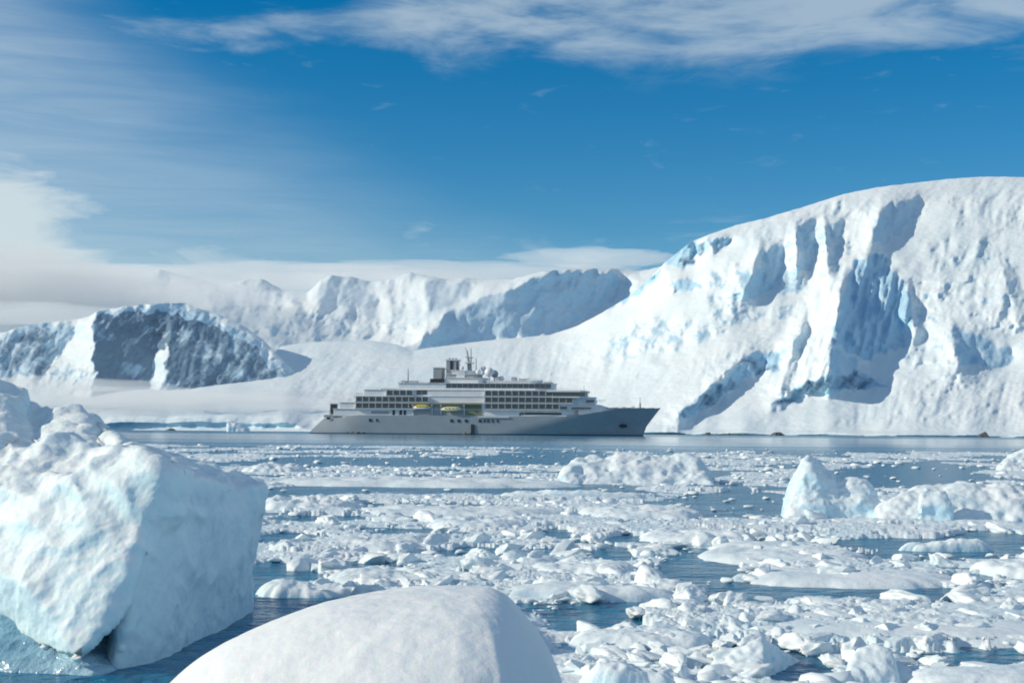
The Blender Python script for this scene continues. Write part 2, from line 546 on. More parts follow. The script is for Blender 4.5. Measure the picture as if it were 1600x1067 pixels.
def mountain(name, x0, x1, y0, step, crest, bottom, slope, shade, rock, rib=1.0, rough=0.25, seed=1, cols=900, rows=240,
             crest_noise=1.5, corner=220, fade_bottom=10, dome=5.0, lump=0.0, cliff=False, shade_blue_gain=1.0, broken=(), ridges=()):
    """crest: X -> Y.  bottom: X -> (Y, D).  slope: f(XX, YY) -> d lnD / dv.
    shade: list of (polygon, strength, ribs) marking faces that turn away from the morning side."""
    gx = np.arange(x0, x1 + step, step); ymax = 700.0
    gy = np.arange(ymax, y0 - step, -step)              # row 0 = lowest
    XX, YY = np.meshgrid(gx, gy)
    du = step / F
    WX, WY = warp(XX, YY, 17, 24, seed)
    frac = 1.0 + 0.55 * fbm2(XX / 16, YY / 26, 4, seed + 3, 0.65)
    S = np.zeros_like(XX); RB = np.zeros_like(XX)
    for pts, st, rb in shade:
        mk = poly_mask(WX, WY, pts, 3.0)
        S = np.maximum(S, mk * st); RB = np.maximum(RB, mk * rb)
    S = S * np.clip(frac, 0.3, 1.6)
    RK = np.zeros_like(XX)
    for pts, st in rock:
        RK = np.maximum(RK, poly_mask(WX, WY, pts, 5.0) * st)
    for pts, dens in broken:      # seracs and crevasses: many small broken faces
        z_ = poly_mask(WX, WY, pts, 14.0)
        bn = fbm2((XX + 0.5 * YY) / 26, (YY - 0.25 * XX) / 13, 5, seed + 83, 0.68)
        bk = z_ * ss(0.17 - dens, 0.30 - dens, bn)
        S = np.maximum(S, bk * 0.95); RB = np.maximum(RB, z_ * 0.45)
    SHADE_BLUE = np.clip(S * 0.9 + 0.12 * RB, 0, 1) * shade_blue_gain  # shade polygons reused as a blue tint in the base colour
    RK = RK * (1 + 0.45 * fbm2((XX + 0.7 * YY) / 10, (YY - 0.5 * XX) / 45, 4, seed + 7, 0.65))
    K = slope(XX, YY)
    cr = np.interp(gx, crest[0], crest[1])[None, :]
    K = K + dome * np.exp(-np.maximum(YY - cr, 0) / 9.0)
    rx = fbm2((XX + 0.25 * (YY - 500)) / 7, YY / 50, 4, seed + 11, 0.6)
    rx = rx + 0.5 * (np.abs(fbm2((XX + 0.3 * (YY - 500)) / 7, YY / 30, 3, seed + 15, 0.6)) - 0.2)
    r2 = fbm2(XX / 11, YY / 9, 4, seed + 21, 0.6)
    p = S * SP + RB * rib * (2.2 * rx + 0.9 * r2)
    q = -S * (K - 0.8) * 0.9 + RB * 0.8 * r2
    # gullies and snow swells on lit ground
    sw = fbm2(XX / 70, YY / 30, 6, seed + 31, 0.62)
    sw2 = fbm2((XX + 0.9 * YY) / 34, (YY - 0.3 * XX) / 60, 5, seed + 41, 0.6)
    big = fbm2(XX / 200, YY / 120, 2, seed + 61)
    rr = rough * (0.6 + 1.2 * ss(-0.2, 0.4, big) + lump * S)
    gain = 26.0 / F
    relief = (sw * 0.55 + sw2 * 0.6) * rr * gain * 4.0
    fb = ss(0, fade_bottom, np.interp(gx, bottom[0], bottom[1])[None, :] - YY)
    R = (integrate(p, q, du, corner) + relief) * fb
    for y_a, x_a, y_b, x_b, hgt, wl, wr, grow in ridges:      # buttresses standing out of the slope
        yy_ = WY; t_ = np.clip((yy_ - y_a) / (y_b - y_a), 0, 1)
        xr = x_a + (x_b - x_a) * t_ + 5 * fbm2(YY / 22, YY * 0 + 3, 3, seed + 91)
        amp = hgt * 1.0 * ss(y_a - 8, y_a + 0.35 * (y_b - y_a), yy_) * ss(y_b + 25, y_b - 10, yy_)
        dx = XX - xr
        L_ = wl * (0.35 + grow * t_); W_ = wr * (0.35 + grow * t_)
        prof = np.where(dx < 0, np.clip(1 + dx / L_, 0, 1) ** 1.3, np.clip(1 - dx / W_, 0, 1) ** 1.1)
        flute = 1 + 0.22 * fbm2((XX + 0.35 * (YY - 500)) / 8, YY / 60, 3, seed + 95, 0.6)
        R = R - amp * prof * flute
    base = np.cumsum(K, 0) * du
    # sample on a grid that follows crest and foot
    tx = np.linspace(x0, x1, cols)
    tt = np.linspace(0, 1, rows)
    c = np.interp(tx, crest[0], crest[1]) + crest_noise * fbm2(tx / 18, tx * 0, 5, seed + 71, 0.6)
    b = np.interp(tx, bottom[0], bottom[1]); D0 = np.interp(tx, bottom[0], bottom[2])
    Y = b[None, :] + (c - b)[None, :] * tt[:, None]
    X = np.repeat(tx[None, :], rows, 0)
    GX = (X - x0) / step; GY = (ymax - Y) / step
    ell = bilin(base, GX, GY); e0 = bilin(base, GX[:1], GY[:1])
    lnD = np.log(D0)[None, :] + (ell - e0) + bilin(R, GX, GY)
    if cliff:      # vertical ice front at the water's edge
        hc = 3.0 + 6.0 * fbm2(tx / 70, tx * 0, 2, 555, 0.4) + 10.0 * ss(490, 440, tx) * ss(100, 180, tx)
        hc = np.maximum(hc, 0.0)[None, :]
        dY = b[None, :] - Y
        lnD = lnD - 5.4 * np.minimum(dY, hc) / F * np.exp(-np.maximum(dY - hc, 0) / 45)
    D = np.exp(lnD)
    ux, uz = pdir(X, Y)
    V = np.stack([ux * D, D, H + uz * D], -1)
    rk = bilin(RK, GX, GY); shade_blue = bilin(SHADE_BLUE, GX, GY)
    # foot under the surface and the far side
    foot = V[:1].copy(); foot[..., 2] -= 0.02 * foot[..., 1]; foot[..., 1] += 5
    top = V[-1:]
    b1 = top.copy(); b1[..., 1] *= 1.06; b1[..., 0] *= 1.06; b1[..., 2] = b1[..., 2] * 1.0
    b2 = top.copy(); b2[..., 1] *= 1.3; b2[..., 0] *= 1.3; b2[..., 2] *= 0.55
    b3 = top.copy(); b3[..., 1] *= 1.7; b3[..., 0] *= 1.7; b3[..., 2] = -20
    V = np.concatenate([foot, V, b1, b2, b3], 0)
    rk = np.concatenate([rk[:1], rk, rk[-1:], rk[-1:] * 0, rk[-1:] * 0], 0)
    shade_blue = np.concatenate([shade_blue[:1], shade_blue, shade_blue[-1:], shade_blue[-1:] * 0, shade_blue[-1:] * 0], 0)
    me = np_mesh(name, V.reshape(-1, 3), grid_faces(rows + 4, cols))
    set_attr(me, 'ice', shade_blue)  # stores the painted blue shade per vertex
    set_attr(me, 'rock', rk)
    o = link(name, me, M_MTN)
    return o


def poly(*v):
    return [(v[i], v[i + 1]) for i in range(0, len(v), 2)]


# --- main slope: glacier field in the middle rising to the great dome on the right
crestR = ([-400, 0, 300, 400, 440, 490, 580, 620, 645, 660, 760, 860, 900, 940, 985, 1010, 1040, 1080, 1110, 1150, 1200, 1260, 1320, 1370,
           1420, 1480, 1540, 1600, 1900, 2000],
          [612, 612, 605, 575, 541, 534, 532, 538, 549, 545, 532, 523, 510, 489, 462, 440, 409, 378, 366, 352, 340, 322, 303, 293,
           287, 280, 276, 277, 268, 268])
hx = np.array([-400, 0, 400, 700, 1000, 1400, 2000.0])
D0 = np.array([1330, 1250, 1200, 1150, 1080, 1000, 980.0])
by = np.array([533.5 + F * 0 for _ in hx])


def water_Y(X, D):
    """photo row where the sea surface lies at distance D"""
    lo, hi = 600.0, 760.0
    for _ in range(40):
        mid = (lo + hi) / 2
        if H + pdir(X, mid)[1] * D > 0: lo = mid
        else: hi = mid
    return (lo + hi) / 2


by = np.array([water_Y(x, d) for x, d in zip(hx, D0)])


def slopeR(XX, YY):
    v = (672 - YY) / F
    right = ss(850, 1150, XX)
    sl = 0.17 + 0.9 * np.maximum(v, 0) + right * 0.20
    return 1.0 / np.maximum(sl - v, 0.08)


P1 = poly(1330, 404, 1376, 400, 1417, 445, 1427, 491, 1409, 540, 1372, 557, 1347, 561, 1301, 540, 1306, 503, 1322, 437)
P8 = poly(1165, 553, 1223, 548, 1217, 581, 1178, 586, 1132, 619, 1071, 656, 1058, 647, 1120, 602)
P9 = poly(1293, 586, 1339, 573, 1388, 606, 1334, 611, 1285, 611, 1211, 639, 1200, 635, 1269, 592)
shadeR = [
    (P1, 0.9, 2.6), (poly(1417, 430, 1450, 470, 1440, 540, 1412, 545), 0.35, 0.9),
    (poly(1483, 511, 1530, 518, 1590, 560, 1570, 573, 1532, 572, 1501, 575), 1.0, 0.5),
    (poly(1378, 322, 1437, 305, 1442, 334, 1405, 367, 1376, 384, 1359, 359), 0.8, 0.6),
    (poly(1244, 351, 1277, 340, 1270, 417, 1248, 421), 0.9, 0.5),
    (poly(1290, 351, 1320, 342, 1312, 425, 1294, 412), 0.8, 0.7),
    (poly(1190, 400, 1219, 375, 1227, 425, 1203, 455, 1160, 468, 1158, 425, 1194, 425), 1.0, 0.4),
    (poly(1219, 425, 1264, 430, 1252, 458, 1215, 460), 0.7, 0.7),
    (P8, 1.0, 0.8), (P9, 1.0, 0.6),
    (poly(1297, 540, 1332, 557, 1352, 588, 1296, 592), 0.9, 0.7),
    (poly(1034, 412, 1054, 386, 1083, 375, 1100, 388, 1087, 412, 1062, 417), 1.7, 1.2),
    (poly(1100, 372, 1142, 370, 1122, 398), 1.7, 1.0),
    (poly(945, 474, 985, 446, 1032, 420, 1023, 440, 985, 466, 950, 484), 1.5, 1.2),
    (poly(1054, 437, 1074, 430, 1092, 452, 1050, 460), 1.3, 0.8),
    (poly(1224, 548, 1250, 510, 1262, 480, 1268, 500, 1245, 556), 0.35, 1.0),
    (poly(175, 657, 330, 655, 480, 664, 480, 674, 175, 671), 0.55, 0.4),
    (poly(1225, 480, 1270, 455, 1305, 450, 1300, 560, 1270, 600, 1225, 600, 1245, 530), 0.0, 1.0),
    (poly(1700, 420, 1800, 380, 1850, 480, 1750, 560), 0.9, 0.7),
]
brokenR = [(poly(1005, 495, 1104, 499, 1178, 478, 1195, 495, 1137, 522, 1054, 548, 940, 568, 955, 525), 0.22),
           (poly(1090, 420, 1165, 410, 1180, 480, 1240, 470, 1230, 505, 1110, 500), 0.14),
           (poly(1430, 440, 1500, 440, 1640, 440, 1640, 500, 1560, 520, 1440, 500), 0.06),
           (poly(1430, 380, 1560, 370, 1600, 420, 1480, 450), 0.08), (poly(1480, 310, 1640, 320, 1640, 370, 1500, 360), 0.02),
           (poly(1150, 345, 1300, 310, 1360, 310, 1380, 400, 1200, 440), 0.02), (poly(1425, 470, 1480, 500, 1490, 570, 1410, 570), 0.10),
           (poly(1640, 300, 1900, 300, 1900, 600, 1640, 600), 0.08), (poly(1080, 560, 1180, 520, 1200, 560, 1090, 600), 0.0),
           (poly(1400, 600, 1640, 590, 1640, 660, 1300, 665), -0.04), (poly(700, 560, 1000, 520, 1000, 600, 700, 600), -0.10)]
rockR = [(P8, 0.47), (P9, 0.5), (P1, 0.2), (poly(950, 470, 985, 441, 1030, 420, 1021, 436, 985, 462, 955, 478), 0.4),
         (poly(1030, 412, 1054, 384, 1083, 371, 1140, 371, 1087, 412), 0.46),
         (poly(1500, 511, 1545, 518, 1590, 560, 1570, 573, 1532, 572), 0.15),
         (poly(1055, 437, 1071, 433, 1087, 450, 1054, 458), 0.45)]
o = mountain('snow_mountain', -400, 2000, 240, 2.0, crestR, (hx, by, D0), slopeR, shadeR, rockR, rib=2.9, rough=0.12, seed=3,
             cols=1150, rows=290, corner=260, crest_noise=1.2, cliff=True, broken=brokenR,
             ridges=[(398, 1322, 600, 1292, 0.036, 80, 30, 1.0), (505, 1484, 590, 1500, 0.014, 60, 25, 0.8),
                     (345, 1243, 430, 1246, 0.016, 28, 14, 0.8), (335, 1288, 430, 1294, 0.018, 28, 14, 0.8), (370, 1190, 460, 1165, 0.016, 40, 18, 0.8),
                     (548, 1166, 655, 1062, 0.014, 45, 20, 0.7), (440, 1418, 560, 1432, 0.014, 30, 16, 1.0), (310, 1378, 390, 1362, 0.011, 30, 18, 0.8),
                     (480, 1262, 600, 1222, 0.02, 40, 14, 0.9), (400, 1560, 500, 1590, 0.014, 60, 30, 1.0)])
tag(o, 'long snow slope rising to a broad white dome with ice cliffs tinted blue for shade', kind='structure')

# --- far range under the cloud
crestF = ([-400, 0, 200, 250, 300, 345, 380, 410, 440, 480, 500, 520, 550, 580, 610, 640, 670, 700, 730, 760, 800, 850, 900, 960, 1000, 1060, 1200],
          [440, 436, 430, 421, 434, 446, 438, 436, 452, 458, 438, 430, 433, 440, 436, 426, 432, 436, 434, 437, 436, 424, 420, 419, 424, 410, 400])
fx = np.array([-400, 0, 400, 800, 1200.0])
fy = np.array([640, 640, 640, 640, 640.0]); fd = np.array([1900, 1900, 1900, 1900, 1900.0])


def slopeF(XX, YY):
    v = (672 - YY) / F
    return 1.0 / np.maximum(0.34 + 0.2 * ss(560, 420, YY) - v, 0.1)


shadeF = [
    (poly(500, 440, 520, 430, 550, 436, 570, 450, 590, 465, 588, 484, 540, 482, 505, 480, 492, 460), 0.8, 0.5),
    (poly(320, 462, 350, 446, 385, 438, 412, 446, 430, 470, 420, 488, 370, 490, 325, 480), 0.5, 0.6),
    (poly(430, 505, 470, 495, 520, 492, 585, 492, 590, 512, 575, 528, 480, 532, 440, 535, 420, 520), 0.45, 0.8),
    (poly(650, 545, 672, 515, 690, 500, 740, 472, 800, 452, 850, 426, 955, 424, 985, 442, 955, 475, 905, 503, 860, 520, 760, 534), 1.2, 0.2),
    (poly(840, 428, 955, 424, 988, 440, 950, 472, 905, 478, 870, 460), 1.5, 1.2),
    (poly(668, 445, 690, 436, 735, 440, 742, 455, 700, 480, 672, 490), 0.75, 0.5),
    (poly(590, 470, 612, 440, 640, 430, 640, 450, 615, 475), 0.35, 0.8),
    (poly(235, 432, 252, 420, 268, 430, 262, 438), 0.7, 0.3),
    (poly(640, 545, 665, 520, 700, 505, 710, 520, 680, 545), 0.4, 0.8),
]
o = mountain('far_mountain_range', -400, 1200, 400, 2.0, crestF, (fx, fy, fd), slopeF, shadeF,
             [(poly(840, 428, 955, 424, 988, 440, 950, 472, 905, 478, 870, 460), 0.2), (shadeF[0][0], 0.15)],
             rib=1.9, rough=0.12, seed=23, cols=640, rows=130, corner=200, crest_noise=3.0, shade_blue_gain=0.8,
             broken=[(poly(300, 440, 640, 430, 640, 540, 400, 540), 0.10), (poly(600, 430, 760, 430, 700, 520, 600, 530), 0.05)])
tag(o, 'distant snowy peaks and glaciers under low cloud', kind='structure')

# --- dark headland on the left
crestH = ([-400, -100, 0, 40, 80, 120, 140, 150, 200, 250, 290, 303, 340, 380, 410, 430, 450, 468, 485, 500, 512, 520],
          [500, 515, 520, 509, 503, 499, 494, 487, 478, 474, 473, 480, 490, 509, 530, 550, 570, 588, 597, 605, 613, 640])
ax = np.array([-400, 0, 520.0]); ay = np.array([640, 640, 640.0]); ad = np.array([1500, 1420, 1400.0])


def slopeH(XX, YY):
    v = (672 - YY) / F
    return 1.0 / np.maximum(0.62 - v, 0.1)


shadeH = [
    (poly(148, 486, 292, 470, 300, 500, 262, 500, 240, 562, 240, 645, 140, 645, 146, 560), 1.0, 0.4),
    (poly(268, 500, 300, 478, 345, 500, 400, 530, 440, 570, 505, 612, 500, 645, 240, 645, 262, 560), 0.9, 0.75),
    (poly(-60, 530, 20, 515, 60, 500, 120, 505, 105, 545, 60, 590, -50, 590), 0.8, 0.5),
    (poly(-400, 520, -200, 520, -100, 600, -400, 600), 0.8, 0.6),
    (poly(60, 575, 110, 570, 145, 585, 140, 610, 40, 605), 0.5, 0.9),
]
rockH = [(poly(148, 492, 262, 484, 300, 500, 240, 562, 240, 645, 140, 645, 146, 560), 0.68),
         (poly(268, 500, 300, 495, 345, 510, 400, 540, 430, 570, 470, 605, 480, 645, 240, 645, 262, 560), 0.60),
         (poly(-60, 540, 20, 525, 60, 512, 110, 515, 95, 550, 60, 600, -50, 600), 0.53),
         (poly(60, 540, 145, 520, 145, 610, 40, 605), 0.36), (poly(-400, 530, -200, 530, -100, 600, -400, 600), 0.5)]
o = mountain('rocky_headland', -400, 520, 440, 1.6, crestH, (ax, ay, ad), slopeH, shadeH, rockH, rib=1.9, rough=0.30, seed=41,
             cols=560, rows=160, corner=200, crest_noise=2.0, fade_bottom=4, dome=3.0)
tag(o, 'dark blue rocky headland streaked with snow on the left', kind='structure')


# ------------------------------------------------------------------ blobs and hulls
def hull_mesh(name, hulls, voxel):
    """union of convex point sets, remeshed into one closed surface"""
    bm = bmesh.new()
    for pts in hulls:
        vs = [bm.verts.new(p) for p in pts]
        r = bmesh.ops.convex_hull(bm, input=vs)
        bad = [e for e in set(r['geom_interior'] + r['geom_unused']) if isinstance(e, bmesh.types.BMVert) and e.is_valid]
        if bad:
            bmesh.ops.delete(bm, geom=bad, context='VERTS')
    me = bpy.data.meshes.new(name); bm.to_mesh(me); bm.free()
    tmp = bpy.data.objects.new('tmp', me); COL.objects.link(tmp)
    md = tmp.modifiers.new('r', 'REMESH'); md.mode = 'VOXEL'; md.voxel_size = voxel
    dg = bpy.context.evaluated_depsgraph_get(); dg.update()
    out = bpy.data.meshes.new_from_object(tmp.evaluated_get(dg))
    bpy.data.objects.remove(tmp)
    out.name = name
    return out


def get_co(me):
    a = np.empty(len(me.vertices) * 3, np.float32); me.vertices.foreach_get('co', a)
    return a.reshape(-1, 3).astype(float)


def get_no(me):
    a = np.empty(len(me.vertices) * 3, np.float32); me.vertices.foreach_get('normal', a)
    return a.reshape(-1, 3).astype(float)


def smooth_co(me, co, it):
    n = len(co)
    e = np.empty(len(me.edges) * 2, np.int32); me.edges.foreach_get('vertices', e); e = e.reshape(-1, 2)
    deg = np.bincount(e.ravel(), minlength=n)[:, None]
    for _ in range(it):
        s = np.zeros_like(co)
        for k in range(3):
            s[:, k] = np.bincount(e[:, 0], co[e[:, 1], k], n) + np.bincount(e[:, 1], co[e[:, 0], k], n)
        co = co * 0.4 + 0.6 * s / np.maximum(deg, 1)
    return co


def carve(me, layers, smooth=4, seed=0):
    co = smooth_co(me, get_co(me), smooth)
    me.vertices.foreach_set('co', co.astype(np.float32).ravel()); me.update()
    for i, (scale, amp, oct, ridged) in enumerate(layers):
        no = get_no(me); co = get_co(me)
        d = fbm3(co, scale, oct, seed + 13 * i, 0.55, ridged)
        co = co + no * (amp * d)[:, None]
        me.vertices.foreach_set('co', co.astype(np.float32).ravel()); me.update()
    me.polygons.foreach_set('use_smooth', np.ones(len(me.polygons), bool))
    me.update()
    return me


def root(name, loc, label, cat, group=None):
    e = bpy.data.objects.new(name, None); COL.objects.link(e)
    e.location = loc; e.empty_display_size = 0.3
    return tag(e, label, cat, group)


def recenter(me, loc):
    me.transform(Matrix.Translation(-Vector(loc)))


def hp(*v):
    """points from X, Y, D triples"""
    return [at(v[i], v[i + 1], v[i + 2]) for i in range(0, len(v), 3)]


def drop(pts, z=-0.4):
    return pts + [Vector((p.x, p.y, z)) for p in pts]


def left_iceberg():
    # right block with the tall blue face
    A = hp(258, 744, 13.6, 402, 768, 16.8, 398, 806, 16.7, 380, 858, 16.5, 358, 905, 16.2, 326, 962, 15.9,
           205, 872, 13.3, 205, 945, 13.2, 230, 1000, 13.6, 372, 760, 18.3, 300, 734, 18.0, 215, 703, 17.6, 150, 668, 17.0)
    A += [Vector((p.x, p.y, -0.4)) for p in hp(170, 1010, 13.15, 230, 990, 13.6, 325, 965, 16.0, 390, 900, 17.5, 200, 900, 18)]
    # front left block with the smooth pale face
    B = hp(252, 735, 13.6, 205, 872, 13.2, 202, 945, 13.1, 150, 1000, 12.9, 122, 1036, 12.8, 88, 968, 13.0, 40, 918, 13.2, -60, 912, 13.9,
           -260, 930, 15.5, -260, 760, 15.8, 0, 748, 14.6, 60, 780, 14.0, 110, 790, 13.8, 150, 700, 15.2, 60, 700, 15.5, 200, 735, 14.2,
           -100, 720, 16.5)
    # peak on the far left
    C = hp(-260, 640, 17.5, -150, 606, 17.4, -60, 612, 17.3, 0, 622, 17.1, 34, 616, 17.0, 46, 634, 16.9, 52, 690, 16.2, 40, 760, 15.0,
           -40, 770, 14.6, -240, 760, 15.6, -100, 640, 16.2, 0, 690, 15.6)
    C += [Vector((p.x, p.y + 2.5, -0.4)) for p in hp(-260, 760, 17, 0, 760, 17.0)]
    # shoulder next to it
    Dd = hp(66, 652, 16.8, 88, 642, 17.0, 112, 640, 17.2, 128, 652, 17.2, 132, 700, 16.2, 112, 762, 14.6, 70, 770, 14.5, 70, 700, 16.0,
            60, 700, 17.8, 160, 700, 17.8)
    E = hp(150, 668, 17.2, 165, 674, 17.4, 200, 696, 17.2, 252, 742, 14.4, 205, 800, 13.9, 150, 800, 14.1, 158, 730, 15.4, 150, 700, 17.8)
    G = hp(20, 640, 17.2, 50, 636, 17.2, 90, 644, 17.0, 120, 646, 17.1, 160, 674, 17.2, 20, 740, 15.4, 70, 740, 15.2, 150, 740, 15.2, 20, 700, 18.4, 160, 700, 18.4)
    me = hull_mesh('ice_block', [A, B, C, Dd, E, G], 0.028)
    carve(me, [(0.6, 0.12, 2, False), (1.3, 0.07, 4, True), (5.0, 0.012, 3, False)], smooth=1, seed=5)
    co = get_co(me); no = get_no(me)
    w = ss(0.9, 1.5, co[:, 2] + 0.3 * perlin3(co[:, 0] * 1.1, co[:, 1], co[:, 2], 3)) * ss(0.9, 0.1, co[:, 0] + 2.6)
    q = np.stack([co[:, 0] * 1.0 + co[:, 2] * 0.7, co[:, 1] * .6, co[:, 2] * 0.8 - co[:, 0] * .3], -1)
    co = co + no * (w * (0.20 * fbm3(q, 0.9, 3, 222, 0.45, True) - 0.06))[:, None]
    me.vertices.foreach_set('co', co.astype(np.float32).ravel()); me.update()
    loc = at_sea(120, 1040)
    e = root('iceberg', loc, 'largest nearest iceberg at the left edge, jagged white top and tall blue shaded right face', 'iceberg')
    recenter(me, loc)
    b = link('ice_block', me, M_BERG, e)
    ft = hp(-260, 905, 15.9, 0, 905, 14.2, 60, 925, 13.7, 100, 975, 13.5, 140, 1030, 13.4, 230, 1000, 14.0, 300, 960, 15.2, 345, 930, 16.3)
    ft2 = [at_sea(X, Y, -0.02) for X, Y in ((-260, 1040), (-60, 1050), (40, 1046), (150, 1058), (250, 1030), (300, 1000), (345, 968))]
    ft += ft2 + [Vector((p.x, p.y, -0.4)) for p in ft2]
    me = hull_mesh('ice_foot', [ft], 0.035)
    carve(me, [(1.2, 0.10, 3, False), (4.0, 0.03, 3, True)], smooth=6, seed=9)
    recenter(me, loc)
    link('ice_foot', me, M_BLUEICE, e)


left_iceberg()


def hump():
    """smooth snow dome in the foreground"""
    nr, nt_ = 90, 260
    r = np.linspace(0, 1, nr) ** 0.8
    th = np.linspace(0, 2 * math.pi, nt_, endpoint=False)
    c = at(712, 921, 9.6)
    Hh = c.z
    R, T = np.meshgrid(r, th, indexing='ij')
    cx, cyv = np.cos(T), np.sin(T)
    xn = R * cx
    rx = 2.18 + (0.86 - 2.18) * ss(-0.8, 0.6, xn); ry = np.where(cyv < 0, 1.9, 2.2)
    wob = 1 + 0.05 * perlin2(cx * 1.5 + 3, cyv * 1.5, 4) + 0.015 * perlin2(cx * 6, cyv * 6, 5)
    x = R * cx * rx * wob; y = R * cyv * ry * wob
    ax_ = np.abs(R * cx); ay_ = np.abs(R * cyv)
    px_ = 2.35
    rho = np.clip(ax_ ** px_ + ay_ ** 2.3, 0, None)
    sc_ = np.maximum(1.0, (np.abs(cx) ** px_ + np.abs(cyv) ** 2.3) * 0 + 1)
    z = (Hh + 0.4) * np.sign(1 - rho) * np.abs(1 - rho) ** np.where(rho < 1, 0.50, 1.0) - 0.4
    z = z + 0.035 * fbm2(x * 0.9 + 5, y * 0.9, 3, 8) * (1 - R ** 4) + 0.010 * fbm2(x * 5, y * 5, 3, 18) * (1 - R ** 4)
    V = np.stack([x, y, z], -1).reshape(-1, 3)
    f = []
    i = np.arange(nr - 1)[:, None]; j = np.arange(nt_)[None, :]
    a = i * nt_ + j; b = i * nt_ + (j + 1) % nt_
    f = np.stack([a, a + nt_, b + nt_, b], -1).reshape(-1, 4)
    me = np_mesh('snow_dome', V, f)
    o = link('snow_covered_ice_dome', me, M_HUMP)
    o.location = (c.x, c.y, 0)
    tag(o, 'smooth rounded white ice dome in the bottom foreground just right of the big iceberg', 'ice dome')


hump()


def floe(name, label, X0, X1, Yf, Yb, Hz, seed, lump=0.5, cat='ice floe', group=None, edge=5.0, nt_=120, nr=34, mat=None, tilt=0.0,
         ls=1.0, wobble=0.16):
    """low lumpy floe: front waterline row Yf, back edge row Yb, height Hz"""
    Xc = (X0 + X1) / 2
    Df = float(sea_dist(Xc, Yf)); Db = float(sea_dist(Xc, Yb, Hz))
    Dm = (Df + Db) / 2
    ry = max((Db - Df) / 2, 0.25); rx = (X1 - X0) / 2 * Dm / F
    c = at(Xc, Yf, Dm); c.z = 0
    r = np.linspace(0, 1, nr) ** 0.7
    th = np.linspace(0, 2 * math.pi, nt_, endpoint=False)
    R, T = np.meshgrid(r, th, indexing='ij')
    cx, cyv = np.cos(T), np.sin(T)
    wob = 1 + wobble * 1.2 * perlin2(cx * 1.3 + seed, cyv * 1.3, seed) + wobble * 0.5 * perlin2(cx * 4 + seed, cyv * 4, seed + 1) \
        + wobble * 0.28 * perlin2(cx * 11 + seed, cyv * 11, seed + 2)
    sq = 1.0 / (np.abs(cx) ** 2.8 + np.abs(cyv) ** 2.8) ** (1 / 2.8)
    x = R * cx * sq * rx * wob; y = R * cyv * sq * ry * wob
    s = ls / 0.9
    l1 = fbm2(x * s + seed, y * s, 4, seed + 3, 0.6)
    l2 = fbm2(x * s * 3.3, y * s * 3.3 + seed, 3, seed + 6, 0.6, ridged=True)
    prof = (1 - R ** edge)
    z = Hz * prof * (1 - lump * 0.35 + lump * 1.0 * l1 + lump * 0.22 * l2) + tilt * x * prof
    z = z - 0.25 * R ** 14 + np.where(R > 0.9, 0, 0)
    x = x + 0.05 * Hz * l2; 
    V = np.stack([x, y, z], -1).reshape(-1, 3)
    i = np.arange(nr - 1)[:, None]; j = np.arange(nt_)[None, :]
    a = i * nt_ + j; b = i * nt_ + (j + 1) % nt_
    f = np.stack([a, a + nt_, b + nt_, b], -1).reshape(-1, 4)
    me = np_mesh(name, V, f)
    o = link(name, me, mat or M_FLOE)
    o.location = c
    return tag(o, label, cat, group)


def bergy(name, label, hulls, voxel, layers, seed, cat, smooth=3, mat=None):
    me = hull_mesh(name, hulls, voxel)
    carve(me, layers, smooth, seed)
    co = get_co(me)
    loc = Vector((co[:, 0].mean(), co[:, 1].min(), 0))
    recenter(me, loc)
    o = link(name, me, mat or M_FLOE); o.location = loc
    return tag(o, label, cat)


